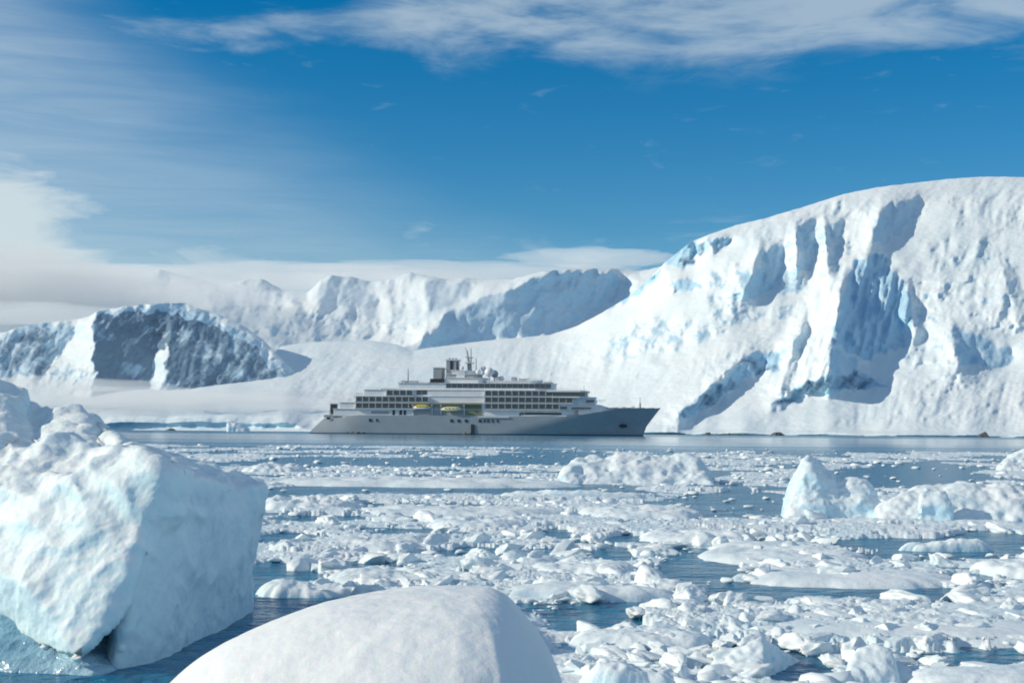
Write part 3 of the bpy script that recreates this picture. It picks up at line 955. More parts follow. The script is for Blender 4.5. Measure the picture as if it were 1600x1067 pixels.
def spire():
    Df = float(sea_dist(1265, 812))
    d = Df
    S = hp(1262, 712, d + 1.0, 1270, 712, d + 1.2, 1243, 745, d + .8, 1298, 742, d + 1, 1236, 780, d + .4, 1306, 770, d + .8,
           1226, 800, d + .3, 1320, 800, d + .2, 1285, 785, d + .1, 1250, 790, d + .1, 1300, 740, d + 1.8, 1240, 750, d + 1.8)
    S += [Vector((p.x, p.y, -.3)) for p in hp(1222, 800, d, 1330, 800, d, 1330, 800, d + 2.4, 1225, 800, d + 2.4)]
    T = hp(1290, 757, d + .9, 1330, 745, d + 1, 1352, 752, d + 1, 1362, 765, d + 1, 1375, 785, d + .6, 1300, 785, d + .4, 1345, 785, d + .3)
    T += [Vector((p.x, p.y, -.3)) for p in hp(1290, 800, d, 1385, 800, d, 1380, 800, d + 2.2, 1290, 800, d + 2.4)]
    bergy('spire_iceberg', 'small iceberg with a pointed white spire and low shoulder, right of the ship', [S, T], 0.045,
          [(0.9, 0.18, 3, False), (2.0, 0.09, 4, True), (9.0, 0.015, 2, False)], 31, 'iceberg')
    d = float(sea_dist(1480, 818))
    L1 = hp(1370, 790, d + 1, 1400, 775, d + 1, 1430, 758, d + 1.4, 1480, 752, d + 1.6, 1520, 757, d + 1.4, 1560, 768, d + 1,
            1620, 762, d + 1.2, 1700, 770, d + 1, 1720, 800, d + .8, 1380, 812, d + .2)
    L1 += [Vector((p.x, p.y, -.3)) for p in hp(1375, 800, d, 1730, 800, d, 1730, 800, d + 3, 1370, 800, d + 3)]
    L2 = hp(1440, 762, d + .4, 1475, 762, d + .4, 1490, 785, d, 1435, 790, d)
    L2 += [Vector((p.x, p.y, -.3)) for p in hp(1430, 800, d - .1, 1495, 800, d - .1)]
    bergy('low_iceberg', 'long low rounded iceberg at the right edge beside the spire', [L1, L2], 0.05,
          [(0.9, 0.18, 3, False), (1.7, 0.09, 4, True), (8.0, 0.015, 2, False)], 37, 'iceberg')
    d = float(sea_dist(1000, 757))
    Q = hp(880, 735, d + 1, 890, 722, d + 2, 925, 712, d + 2.4, 985, 722, d + 2.4, 1010, 724, d + 2.4, 1060, 713, d + 2.6, 1085, 716, d + 2.4,
           1108, 735, d + 2, 1112, 750, d + 1)
    Q += [Vector((p.x, p.y, -.3)) for p in hp(878, 750, d, 1115, 750, d, 1112, 750, d + 6, 880, 750, d + 6)]
    bergy('low_iceberg', 'flat lumpy white ice ridge floating below the bow of the ship', [Q], 0.08,
          [(0.5, 0.34, 3, False), (1.1, 0.16, 4, True), (6.0, 0.02, 2, False)], 43, 'iceberg')
    d = float(sea_dist(1600, 738))
    Q = hp(1560, 728, d + 1, 1580, 712, d + 2, 1600, 700, d + 2, 1640, 704, d + 2, 1700, 725, d + 2)
    Q += [Vector((p.x, p.y, -.3)) for p in hp(1556, 750, d, 1710, 750, d, 1700, 750, d + 5, 1560, 750, d + 5)]
    bergy('low_iceberg', 'small white ice hump cut off by the right edge behind the long low one', [Q], 0.10,
          [(0.6, 0.25, 3, False), (2.0, 0.14, 3, True)], 47, 'iceberg')
    # upright block with pinkish lit side, bottom centre right
    d = float(sea_dist(1150, 1062))
    Q = hp(1190, 995, d + .5, 1160, 1012, d + .5, 1125, 1030, d + .6, 1110, 1050, d + .2, 1190, 1048, d + .1, 1196, 1030, d + .8, 1260, 1035, d + 1.2,
           1185, 1008, d + .8)
    Q += [Vector((p.x, p.y, -.2)) for p in hp(1105, 1060, d, 1195, 1062, d, 1255, 1055, d + 1, 1110, 1050, d + 1)]
    bergy('ice_block', 'upright wedge of ice with a sharp corner and blue shaded right side, bottom right centre', [Q], 0.02,
          [(2.0, 0.05, 3, False), (7, 0.025, 2, True)], 53, 'ice block')
    d = float(sea_dist(1365, 1078))
    Q = hp(1330, 1030, d + .4, 1345, 1012, d + .5, 1375, 1008, d + .5, 1395, 1022, d + .4, 1400, 1060, d + .2, 1322, 1065, d + .1)
    Q += [Vector((p.x, p.y, -.2)) for p in hp(1315, 1075, d, 1405, 1075, d, 1395, 1060, d + .9, 1330, 1060, d + .9)]
    bergy('ice_block', 'rounded lump of white ice at the bottom edge, right of the upright wedge', [Q], 0.02,
          [(2.2, 0.06, 3, False), (8, 0.02, 2, True)], 59, 'ice block')


spire()

FL = [
    # X0, X1, Yf, Yb, Hz, lump, label
    (1088, 1355, 888, 838, 0.16, 0.6, 'broad pale ice floe with a bump at its left end, below the spire'),
    (1150, 1505, 920, 880, 0.14, 0.35, 'long smooth ice floe, second below the spire iceberg'),
    (1130, 1660, 1012, 948, 0.13, 0.35, 'wide flat ice sheet filling the lower right'),
    (880, 1128, 1022, 972, 0.20, 0.6, 'thick ice floe touching the right side of the foreground dome'),
    (770, 1060, 940, 905, 0.20, 0.4, 'smooth floe emerging behind the right shoulder of the foreground dome'),
    (1390, 1700, 1085, 1032, 0.16, 0.3, 'pale floe cut off by the bottom right corner'),
    (545, 895, 808, 786, 0.20, 0.7, 'long narrow floe under the stern half of the ship'),
    (420, 900, 762, 742, 0.30, 0.6, 'thin bright ice strip across the middle left, below the ship'),
    (400, 560, 800, 772, 0.35, 0.8, 'lumpy floe just right of the big iceberg'),
    (380, 480, 740, 722, 0.45, 0.7, 'small raised floe touching the tip of the big iceberg'),
    (660, 830, 830, 800, 0.22, 0.7, 'lumpy floe in the middle of the field, below the amidships'),
    (470, 680, 868, 828, 0.20, 0.8, 'rough floe between the big iceberg and the field centre'),
    (900, 1100, 812, 785, 0.25, 0.7, 'knobbly floe below the lumpy ice ridge'),
    (500, 760, 925, 880, 0.20, 0.7, 'rough floe directly behind the top of the foreground dome'),
    (820, 1010, 905, 870, 0.2, 0.7, 'broken floe in the centre right, behind the dome shoulder'),
    (1520, 1690, 905, 868, 0.22, 0.6, 'floe at the right edge below the long low iceberg'),
    (1000, 1190, 850, 820, 0.22, 0.7, 'crumbly floe left of the broad pale floe'),
    (400, 560, 935, 900, 0.18, 0.8, 'crumbly floe beside the foot of the big iceberg'),
    (900, 1080, 1075, 1035, 0.25, 0.8, 'knobbly floe at the bottom edge right of the foreground dome'),
    (1180, 1330, 965, 938, 0.16, 0.8, 'small crumbly floe above the wide flat ice sheet'),
    (1400, 1560, 862, 840, 0.22, 0.7, 'small floe in open water below the long low iceberg'),
    (780, 1010, 780, 764, 0.30, 0.6, 'thin floe just below the lumpy ice ridge at centre'),
]
for i, (a, b, yf, yb, hz, lp, lab) in enumerate(FL):
    floe('ice_floe', lab, a, b, yf, yb, hz, 100 + i * 7, lp)

# ------------------------------------------------------------------ brash field
GAPS = [  # open leads of dark water: X, Y, half width, half height (photo px at sea level)
    (465, 842, 62, 8), (700, 812, 75, 5), (480, 812, 70, 5), (870, 832, 24, 9), (960, 872, 28, 16), (1100, 885, 60, 22), (1060, 905, 50, 12),
    (1390, 858, 90, 16), (1540, 850, 70, 18), (1210, 925, 100, 14), (1420, 930, 90, 11), (930, 968, 75, 20), (1240, 1052, 60, 20),
    (1540, 1030, 90, 10), (430, 905, 70, 22), (440, 960, 110, 50), (380, 1010, 150, 60), (690, 763, 160, 9), (900, 765, 90, 8), (500, 765, 100, 8),
    (1130, 795, 110, 17), (1400, 748, 120, 14), (1440, 738, 90, 12), (700, 902, 45, 7), (1020, 935, 40, 6), (1160, 778, 60, 9),
    (640, 835, 60, 5), (750, 860, 50, 5), (1000, 842, 50, 5), (580, 885, 50, 4), (880, 860, 40, 4), (1290, 1000, 60, 6), (1030, 742, 100, 8),
    (1500, 905, 50, 7), (60, 1060, 300, 70), (850, 718, 120, 8), (560, 722, 160, 7), (1250, 700, 200, 7),
]
SHEET_X = (-500, 2100)


def coverage(X, Y, x, y):
    """0..1 chance that the sea is ice covered at this spot"""
    D = y
    n = fbm2(x / (4.2 + 0.03 * D), y / (1.6 + 0.025 * D), 5, 77, 0.66)
    near = ss(60, 34, D)
    c = 0.44 + 0.17 * near + 1.25 * n
    far = ss(80, 190, D)
    c = c - 0.12 * far
    gw = fbm2(X / 60, Y / 12, 4, 88, 0.6); gw2 = fbm2(X / 45 + 9, Y / 14, 4, 89, 0.6)
    for gx, gy, w, hh in GAPS:
        d = np.hypot((X - gx + 30 * gw) / (w * 1.1), (Y - gy + 6 * gw2) / (hh * 1.1))
        c = c - 0.72 * ss(1.3, 0.7, d)
    c = c - ss(175, 195, D + 12 * perlin2(x / 20, y * 0 + 3, 5))
    return c


def px_of(x, y, z=0.0):
    """photo pixel of world points (for placing the open leads)"""
    vx = np.stack([x, y, np.full_like(x, z - H)], -1)
    c = vx @ RN
    return 800 + F * c[..., 0] / -c[..., 2], 533.5 - F * c[..., 1] / -c[..., 2]


def brash():
    rows, cols = 520, 1150
    hz = 672.3
    yy = hz + np.linspace(1, 0, rows) ** 1.25 * (1120 - hz - 24.5) + 24.5
    D = H * F / (yy - hz)
    xs = np.linspace(-1, 1, cols)
    x = xs[None, :] * 0.39 * D[:, None] + (xs ** 7)[None, :] * (0.08 * D[:, None] + 9); y = np.repeat(D[:, None], cols, 1)
    x = x + 0.0 * y
    X, Y = px_of(x, y)
    z = np.full_like(x, -1.0)
    wx = x + 0.25 * fbm2(x * 1.2, y * 1.2, 3, 91); wy = y + 0.25 * fbm2(x * 1.2 + 9, y * 1.2, 3, 92)
    cover_here = coverage(X, Y, x, y)
    rag = fbm2(x * 2.6 + 4, y * 2.6, 4, 93, 0.65); rag2 = fbm2(x * 2.6 - 7, y * 2.6, 4, 97, 0.65)
    for k, (size, hmin, hmax, thr, seed) in enumerate(((3.4, 0.08, 0.15, 0.50, 1), (1.3, 0.05, 0.17, 0.46, 2), (0.45, 0.02, 0.10, 0.40, 3))):
        f1, f2, cx, cyv, rnd = worley(wx / size + 0.35 * rag, wy / size + 0.35 * rag2, 200 + seed)
        CX, CY = px_of(cx * size, np.maximum(cyv * size, 5.0))
        cc = coverage(CX, CY, cx * size, np.maximum(cyv * size, 5.0))
        keep = (cc > thr + 0.25 * (rnd - 0.5)) & (cover_here > 0.30 + 0.12 * rag)
        edge = ss(0.0, 0.16, f2 - f1)
        hgt = hmin + (hmax - hmin) * rnd ** 1.6
        dome_ = edge * hgt * (1 - 0.15 * f1) * (1 + 0.65 * fbm2(x / 0.4, y / 0.4, 6, 300 + k, 0.72))
        z = np.maximum(z, np.where(keep, dome_ - 0.03, -1.0))
    slush = 0.0 + 0.06 * fbm2(x * 2.0, y * 2.0, 5, 400, 0.65) + 0.16 * (cover_here - 0.50)
    z = np.maximum(z, np.minimum(slush, 0.10))
    z = z * (1 + 0.5 * ss(60, 150, y))
    z = np.maximum(z, -0.12)
    V = np.stack([x, y, z], -1)
    fcs = grid_faces(rows, cols)
    print('cov', (z > 0).mean()); zf = z.ravel()[fcs].max(1)
    fcs = fcs[zf > 0.0]
    used = np.zeros(rows * cols, bool); used[fcs.ravel()] = True
    idx = np.cumsum(used) - 1
    me = np_mesh('brash_ice', V.reshape(-1, 3)[used], idx[fcs])
    o = link('brash_ice', me, M_BRASH)
    tag(o, 'loose field of broken slushy brash ice covering the water', kind='stuff')


brash()


def chunk_variants(n, sub):
    out = []
    for k in range(n):
        bm = bmesh.new()
        bmesh.ops.create_icosphere(bm, subdivisions=sub, radius=1.0)
        me = bpy.data.meshes.new('ice_chunk'); bm.to_mesh(me); bm.free()
        co = get_co(me)
        r0 = np.random.default_rng(500 + k)
        # planar cuts make facets, then noise
        for _ in range(16 if k % 2 else 7):
            nrm = r0.normal(size=3); nrm /= np.linalg.norm(nrm)
            dd = co @ nrm; lim = r0.uniform(0.45, 0.8)
            co = co - np.outer(np.maximum(dd - lim, 0), nrm) * (1.0 if k % 2 else 0.9)
        co *= (1 + (0.14 if k % 2 else 0.45) * fbm3(co, 1.5, 3, 600 + k, 0.6))[:, None]
        co *= np.array([1.0, r0.uniform(0.45, 0.9), r0.uniform(0.28, 0.6)])
        me.vertices.foreach_set('co', co.astype(np.float32).ravel())
        me.polygons.foreach_set('use_smooth', np.ones(len(me.polygons), bool)) if sub > 2 else None
        me.update(); me.materials.append(M_CHUNK)
        out.append(me)
    return out


def chunks():
    big = chunk_variants(12, 4)
    low = chunk_variants(10, 2)
    LV = [get_co(m) for m in low]
    LF = []
    for m in low:
        a = np.empty(len(m.polygons) * 3, np.int32); m.polygons.foreach_get('vertices', a); LF.append(a.reshape(-1, 3))
    r0 = np.random.default_rng(11)
    n = 19000
    # even in picture rows, so that near and far are both served
    Yp = 672.3 + r0.uniform(0, 1, n) ** 1.15 * 410 + 26
    D = H * F / (Yp - 672.3)
    u = r0.uniform(-1, 1, n)
    x = u * 0.40 * D + u ** 7 * (0.08 * D + 7); y = D
    X, Y = px_of(x, y)
    c = coverage(X, Y, x, y) + r0.uniform(-0.28, 0.28, n)
    size = 0.025 + 0.19 * r0.uniform(0, 1, n) ** 6 + 0.0026 * np.minimum(D, 120) * (0.25 + 1.3 * r0.uniform(0, 1, n) ** 2.5)
    keep = (c > 0.34) | ((D > 30) & (r0.uniform(0, 1, n) < 0.07 + 0.10 * (D > 70)) & (Y > 699))
    # keep clear of the big pieces in front
    keep &= ~((X < 420) & (Y > 720) & (X < 430 - (Y - 760) * 0.25))
    keep &= ~((X > 250) & (X < 900) & (Y > 925 + np.abs(X - 690) ** 2 / 900))
    idx = np.where(keep)[0]
    px = size[idx] * F / D[idx]
    order = idx[np.argsort(-px)]
    inview = (X[order] > 0) & (X[order] < 1600) & (Y[order] < 1067)
    first = order[inview][:300]
    fs = set(first.tolist())
    for i in first:
        o = bpy.data.objects.new('ice_chunk', big[int(r0.integers(12))])
        COL.objects.link(o)
        s = float(size[i]) * 1.15
        o.location = (float(x[i]), float(y[i]), s * 0.12 + 0.03)
        o.scale = (s * 1.25, s, s)
        o.rotation_euler = (float(r0.uniform(-.35, .35)), float(r0.uniform(-.35, .35)), float(r0.uniform(0, 6.28)))
        tag(o, 'loose white chunk of ice floating low among the slush of the ice field', 'ice chunk', 'small ice chunks in the brash field')
    vs, fs_, off = [], [], 0
    for i in order:
        if int(i) in fs: continue
        k = int(r0.integers(10)); s = float(size[i])
        a = r0.uniform(0, 6.28); ca, sa = math.cos(a), math.sin(a)
        v = LV[k] * s; v = np.stack([v[:, 0] * ca - v[:, 1] * sa, v[:, 0] * sa + v[:, 1] * ca, v[:, 2] * r0.uniform(.4, 0.95)], -1)
        v += np.array([x[i], y[i], s * 0.15 + 0.02])
        vs.append(v); fs_.append(LF[k] + off); off += len(v)
    me = np_mesh('brash_chunks', np.concatenate(vs), np.concatenate(fs_), smooth=False)
    me.materials.append(M_CHUNK)
    print('chunks', len(order), 'tris', len(me.polygons))
    tag(link('brash_chunks', me, M_FLOE), 'countless small far ice chunks scattered over the field', kind='stuff')


chunks()

# ------------------------------------------------------------------ ship
M_HULL = plain('hull_paint', (0.34, 0.39, 0.43), 0.3, var=0.05, scale=0.2)
M_WHITE = plain('white_paint', (0.80, 0.81, 0.82), 0.45, var=0.05, scale=0.3)
M_GREY = plain('grey_paint', (0.38, 0.40, 0.42), 0.5, var=0.08, scale=0.4)
M_DARK = plain('dark_paint', (0.03, 0.035, 0.045), 0.4)
M_GLASS = plain('dark_glass', (0.02, 0.055, 0.08), 0.12, spec=0.8)
M_DECK = plain('teak_deck', (0.30, 0.24, 0.18), 0.7, var=0.1, scale=2)
M_YELLOW = plain('lifeboat_yellow', (0.72, 0.60, 0.10), 0.4)
M_CREAM = plain('lifeboat_cream', (0.70, 0.68, 0.42), 0.4)
M_OLIVE = plain('recess_olive', (0.22, 0.24, 0.16), 0.6)
M_BOOT = plain('boot_topping', (0.02, 0.05, 0.09), 0.4)
M_RUBBER = plain('rubber', (0.04, 0.045, 0.05), 0.5)

SK = 0.3062
SX0, SYW = 756.0, 680.0


def sx(X): return (X - SX0) * SK
def sz(Y): return (SYW - Y) * SK


def bbox(bm, x0, x1, y0, y1, z0, z1):
    vs = [bm.verts.new(p) for p in ((x0, y0, z0), (x1, y0, z0), (x1, y1, z0), (x0, y1, z0), (x0, y0, z1), (x1, y0, z1), (x1, y1, z1), (x0, y1, z1))]
    for f in ((0, 3, 2, 1), (4, 5, 6, 7), (0, 1, 5, 4), (1, 2, 6, 5), (2, 3, 7, 6), (3, 0, 4, 7)):
        bm.faces.new([vs[i] for i in f])


def bprism(bm, pts, z0, z1):
    """plan polygon (counter clockwise) extruded upwards; z may be a function of x"""
    f0 = (lambda x: z0) if not callable(z0) else z0
    f1 = (lambda x: z1) if not callable(z1) else z1
    lo = [bm.verts.new((x, y, f0(x))) for x, y in pts]; hi = [bm.verts.new((x, y, f1(x))) for x, y in pts]
    bm.faces.new(lo[::-1]); bm.faces.new(hi)
    n = len(pts)
    for i in range(n):
        bm.faces.new((lo[i], lo[(i + 1) % n], hi[(i + 1) % n], hi[i]))


def btube(bm, a, b, r0, r1=None, n=8):
    a, b = Vector(a), Vector(b); r1 = r0 if r1 is None else r1
    q = (b - a).to_track_quat('Z', 'Y')
    r = [[bm.verts.new(p + q @ Vector((rr * math.cos(2 * math.pi * i / n), rr * math.sin(2 * math.pi * i / n), 0))) for i in range(n)]
         for p, rr in ((a, r0), (b, r1))]
    for i in range(n):
        bm.faces.new((r[0][i], r[0][(i + 1) % n], r[1][(i + 1) % n], r[1][i]))
    bm.faces.new(r[0][::-1]); bm.faces.new(r[1])


def bm_obj(name, bm, mat, parent=None, smooth=False, loc=None):
    bmesh.ops.recalc_face_normals(bm, faces=bm.faces)
    me = bpy.data.meshes.new(name); bm.to_mesh(me); bm.free()
    if smooth:
        me.polygons.foreach_set('use_smooth', np.ones(len(me.polygons), bool))
    o = link(name, me, mat, parent)
    if loc: o.location = loc
    return o


ship_loc = at_sea(756, water_Y(756, 679.0)); ship_loc.z = 0
SHIP = root('cruise_ship', ship_loc, 'grey and white expedition cruise ship lying in front of the glacier, bow to the right', 'ship')
SHIP.rotation_euler = (0, 0, math.radians(-7.0))


def hull():
    # s along the length, t from keel to sheer
    ns, nt_ = 90, 16
    s = np.linspace(0, 1, ns); s = np.concatenate([s[:-8], np.linspace(s[-8], 1, 8)])
    t = np.linspace(-0.25, 1, nt_)
    V = np.zeros((ns, nt_, 3))
    for i, si in enumerate(s):
        xm = -80 + 160 * si
        sheer = np.interp(sx(483) + (sx(1028) - sx(483)) * si, [sx(483), sx(510), sx(540), sx(820), sx(905), sx(945), sx(960), sx(1028)],
                          [sz(656), sz(655), sz(651), sz(651), sz(648), sz(642), sz(639), sz(637.5)])
        for j, tj in enumerate(t):
            xs_ = np.interp(tj, [-0.25, 0, 0.2, 1], [sx(487), sx(484), sx(487), sx(508)])
            xe = np.interp(tj, [-0.25, 0, 0.35, 1], [sx(1000), sx(1003), sx(1008), sx(1029)])
            x = xs_ + (xe - xs_) * si
            tc_ = max(tj, 0)
            a0 = 0.56 + 0.14 * tc_; pw = 1.6 + 0.9 * tc_
            fwd = 1.0 if si < a0 else max(0.0, 1 - ((si - a0) / (1 - a0)) ** pw)
            aft = 1.0 if si > 0.14 else 0.72 + 0.28 * math.sin(si / 0.14 * math.pi / 2)
            b = (10.6 + 0.4 * tc_) * fwd * aft
            if tj < 0: b *= 0.9
            V[i, j] = (x, b, tj * sheer)
    vs = np.concatenate([V, V * np.array([1, -1, 1])], 0)
    # camera side (-y) and far side (+y)
    f = grid_faces(ns, nt_)
    f2 = grid_faces(ns, nt_)[:, ::-1] + ns * nt_
    # deck and transom
    deck = [(i * nt_ + nt_ - 1, (i + 1) * nt_ + nt_ - 1, ns * nt_ + (i + 1) * nt_ + nt_ - 1, ns * nt_ + i * nt_ + nt_ - 1) for i in range(ns - 1)]
    tran = [(j, j + 1, ns * nt_ + j + 1, ns * nt_ + j) for j in range(nt_ - 1)]
    me = np_mesh('hull', vs.reshape(-1, 3), np.concatenate([f, f2, np.array(deck), np.array(tran)]))
    bm = bmesh.new(); bm.from_mesh(me)
    bmesh.ops.remove_doubles(bm, verts=bm.verts, dist=0.01)
    bmesh.ops.recalc_face_normals(bm, faces=bm.faces)
    for e in bm.edges:
        if len(e.link_faces) == 2 and e.calc_face_angle(0) > 0.7: e.smooth = False
    bm.to_mesh(me); bm.free()
    h = link('hull', me, M_HULL, SHIP)
    # boot topping: thin band following the waterline, just proud of the hull
    n = ns
    w = []
    for sgn in (-1, 1):
        for zz, k in ((-0.3, 0), (0.55, 1)):
            pass
    j0 = 3
    bt = []
    fa = []
    for i in range(ns):
        p0 = V[i, j0].copy(); p1 = V[i, j0 + 1].copy()
        q = p0 + (p1 - p0) * min(1, 0.55 / max(p1[2], .1)) if p1[2] > 0.55 else p1
        for sgn in (1, -1):
            bt += [(p0[0], sgn * (p0[1] + .04), -0.1), (q[0], sgn * (q[1] + .04), 0.5)]
    for i in range(ns - 1):
        for k in (0, 2):
            fa.append((4 * i + k, 4 * i + k + 1, 4 * i + 5 + k, 4 * i + 4 + k))
    link('boot_topping', np_mesh('boot_topping', bt, fa), M_BOOT, SHIP)


hull()


def tier(X0, X1, Y0, Y1, hb, mat=M_WHITE, name='deck_house', nose=0.0, roof=0.25, over=0.4):
    """one storey: photo columns X0..X1, rows Y0 (foot) to Y1 (roof); nose = plan taper at the front"""
    a, b = sx(X0), sx(X1); z0, z1 = sz(Y0), sz(Y1)
    c = b - nose
    pts = [(a, -hb), (c, -hb), (c + nose * .55, -hb * .82), (b, -hb * .45), (b, hb * .45), (c + nose * .55, hb * .82), (c, hb), (a, hb)] if nose else \
        [(a, -hb), (b, -hb), (b, hb), (a, hb)]
    bm = bmesh.new(); bprism(bm, pts, z0, z1 - roof)
    o = bm_obj(name, bm, mat, SHIP)
    bm = bmesh.new()
    cxm = (a + b) / 2
    pts2 = [(cxm + (x - cxm) * (1 + over / max(1, (b - a) / 2)), y * (1 + over / hb)) for x, y in pts]
    bprism(bm, pts2, z1 - roof, z1)
    bm_obj('roof', bm, M_WHITE, o)
    return o


tier(524, 912, 652.5, 641, 9.7, nose=10)
tier(534, 925, 641, 631, 9.7, nose=12)
tier(556, 930, 631, 621, 9.6, nose=12)
tier(572, 915, 621, 611, 9.4, nose=7)
tier(626, 868, 611, 600.5, 8.8, nose=9)
tier(697, 760, 600.5, 592, 7.5, nose=3)
tier(762, 846, 600.5, 596.5, 6.5, nose=5)
tier(700, 752, 592, 586, 5.5, nose=3, mat=M_GREY)
tier(707, 742, 586, 580.5, 4.5, nose=3)

# sloping fore part between bridge front and forecastle
bm = bmesh.new()
bprism(bm, [(sx(905), -8.6), (sx(940), -7.5), (sx(958), -5), (sx(958), 5), (sx(940), 7.5), (sx(905), 8.6)], sz(650),
       lambda x: np.interp(x, [sx(905), sx(930), sx(945), sx(958)], [sz(628), sz(630), sz(635), sz(639)]))
bm_obj('fore_casing', bm, M_WHITE, SHIP)
# bulwark on the bow
bm = bmesh.new()
for sg in (-1, 1):
    pts = []
    for X, b in ((948, 8.6), (965, 7.6), (985, 5.7), (1005, 3.4), (1020, 1.3), (1029, 0.05)):
        pts.append((sx(X), b * sg))
    for (x0, y0), (x1, y1) in zip(pts[:-1], pts[1:]):
        q = [bm.verts.new(p) for p in ((x0, y0, sz(639.5)), (x1, y1, sz(638.5)), (x1 + .1, y1, sz(636.6)), (x0, y0, sz(637.4)))]
        bm.faces.new(q)
        q = [bm.verts.new(p) for p in ((x0, y0 - .2 * sg, sz(639.5)), (x1, y1 - .2 * sg, sz(638.5)), (x1 + .1, y1 - .2 * sg, sz(636.6)), (x0, y0 - .2 * sg, sz(637.4)))]
        bm.faces.new(q)
bm_obj('bulwark', bm, M_HULL, SHIP)

# stern: open terraces, dark opening
for (a, b, y0, y1, hb, m, nm) in ((508, 524, 655, 651, 8.6, M_HULL, 'stern_deck'), (517, 530, 651, 633, 8.2, M_GREY, 'stern_housing'),
                                  (530, 546, 641, 634, 8.8, M_WHITE, 'terrace'), (546, 558, 631, 625, 8.8, M_WHITE, 'terrace'),
                                  (558, 574, 621, 616, 8.8, M_WHITE, 'terrace')):
    bm = bmesh.new(); bbox(bm, sx(a), sx(b), -hb, hb, sz(y0), sz(y1)); bm_obj(nm, bm, m, SHIP)
bm = bmesh.new(); bbox(bm, sx(518.5), sx(528.5), -8.35, -8.15, sz(649), sz(634.5)); bm_obj('stern_opening', bm, M_DARK, SHIP)
bm = bmesh.new(); bbox(bm, sx(513), sx(519), -9.5, -9.3, sz(658), sz(654.5)); bm_obj('mooring_opening', bm, M_DARK, SHIP)

# balconies: one recessed dark door per bay, a divider beside it, a slab per deck
PITCH_PX = 10.4
def unit_box(name, dx, dy, dz, mat):
    bm = bmesh.new(); bbox(bm, -dx / 2, dx / 2, -dy / 2, dy / 2, 0, dz)
    bmesh.ops.recalc_face_normals(bm, faces=bm.faces)
    me = bpy.data.meshes.new(name); bm.to_mesh(me); bm.free(); me.materials.append(mat)
    return me


W_ME = unit_box('window', PITCH_PX * SK - 0.4, 0.10, 2.3, M_GLASS)
D_ME = unit_box('balcony_divider', 0.16, 1.25, 2.5, M_WHITE)
Wn_ME = unit_box('window', 2.4, 0.1, 2.1, M_GLASS)


def balcony_row(X0, X1, Yfoot, hb, slab=True):
    n = int(round((X1 - X0) / PITCH_PX))
    for sg in (-1, 1):
        for k in range(n):
            xc = sx(X0 + (k + .5) * PITCH_PX)
            w = link('window', W_ME, None, SHIP); w.location = (xc, sg * (hb + .03), sz(Yfoot) + 0.25)
            d = link('balcony_divider', D_ME, None, SHIP); d.location = (sx(X0 + k * PITCH_PX), sg * (hb + .64), sz(Yfoot) + 0.05)
        d = link('balcony_divider', D_ME, None, SHIP); d.location = (sx(X0 + n * PITCH_PX), sg * (hb + .64), sz(Yfoot) + 0.05)
        a, b = sx(X0) - .3, sx(X0 + n * PITCH_PX) + .3
        bm = bmesh.new()
        ya, yb = sorted((sg * (hb + 0.02), sg * (hb + 1.35)))
        bbox(bm, a, b, ya, yb, sz(Yfoot) - 0.28, sz(Yfoot) - 0.003)
        bm_obj('balcony_slab', bm, M_WHITE, SHIP)
        bm = bmesh.new()
        ya, yb = sorted((sg * (hb + 1.30), sg * (hb + 1.36)))
        bbox(bm, a, b, ya, yb, sz(Yfoot), sz(Yfoot) + 0.45)
        bm_obj('balustrade', bm, M_BAL, SHIP)


M_BAL = plain('balustrade_glass', (0.22, 0.30, 0.34), 0.15)
balcony_row(762, 880, 641, 9.7)
balcony_row(762, 895, 631, 9.6)
balcony_row(762, 890, 621, 9.4)
balcony_row(560, 655, 641, 9.7)
balcony_row(560, 677, 631, 9.6)
balcony_row(608, 650, 621, 9.4)

# glazed upper decks
for X0, X1, Yf, hb in ((700, 868, 610.0, 8.8), (654, 676, 620.5, 9.4), (868, 914, 620.5, 9.4)):
    x = X0 + 4.5
    while x < X1 - 3:
        for sg in (-1, 1):
            w = link('window', Wn_ME, None, SHIP); w.location = (sx(x), sg * (hb + .03), sz(Yf) + 0.55)
        x += 8.6
# bridge: dark wrap-around glazing with wings
bm = bmesh.new()
bprism(bm, [(sx(868), -11.2), (sx(908), -11.2), (sx(915), -8.5), (sx(918.5), -5), (sx(918.5), 5), (sx(915), 8.5), (sx(908), 11.2), (sx(868), 11.2)], sz(620.5), sz(614))
bm_obj('bridge_glazing', bm, M_GLASS, SHIP)
bm = bmesh.new()
bprism(bm, [(sx(858), -11.6), (sx(909), -11.6), (sx(917), -8.8), (sx(920), -5), (sx(920), 5), (sx(917), 8.8), (sx(909), 11.6), (sx(858), 11.6)], sz(613.9), sz(611.8))
bm_obj('bridge_roof', bm, M_WHITE, SHIP)
bm = bmesh.new()
bprism(bm, [(sx(866), -11.3), (sx(908), -11.3), (sx(917), -8.6), (sx(920), -5), (sx(920), 5), (sx(917), 8.6), (sx(908), 11.3), (sx(866), 11.3)], sz(622.5), sz(620.6))
bm_obj('bridge_sill', bm, M_WHITE, SHIP)
for X0, X1, Y0, Y1 in ((917, 930, 629.5, 625.5), (895, 925, 639.5, 637.0), (878, 888, 640, 636), (876, 892, 629.5, 624.5)):
    bm = bmesh.new(); bbox(bm, sx(X0), sx(X1), -9.72, -9.55, sz(Y0), sz(Y1)); bbox(bm, sx(X0), sx(X1), 9.55, 9.72, sz(Y0), sz(Y1))
    bm_obj('window', bm, M_GLASS, SHIP)
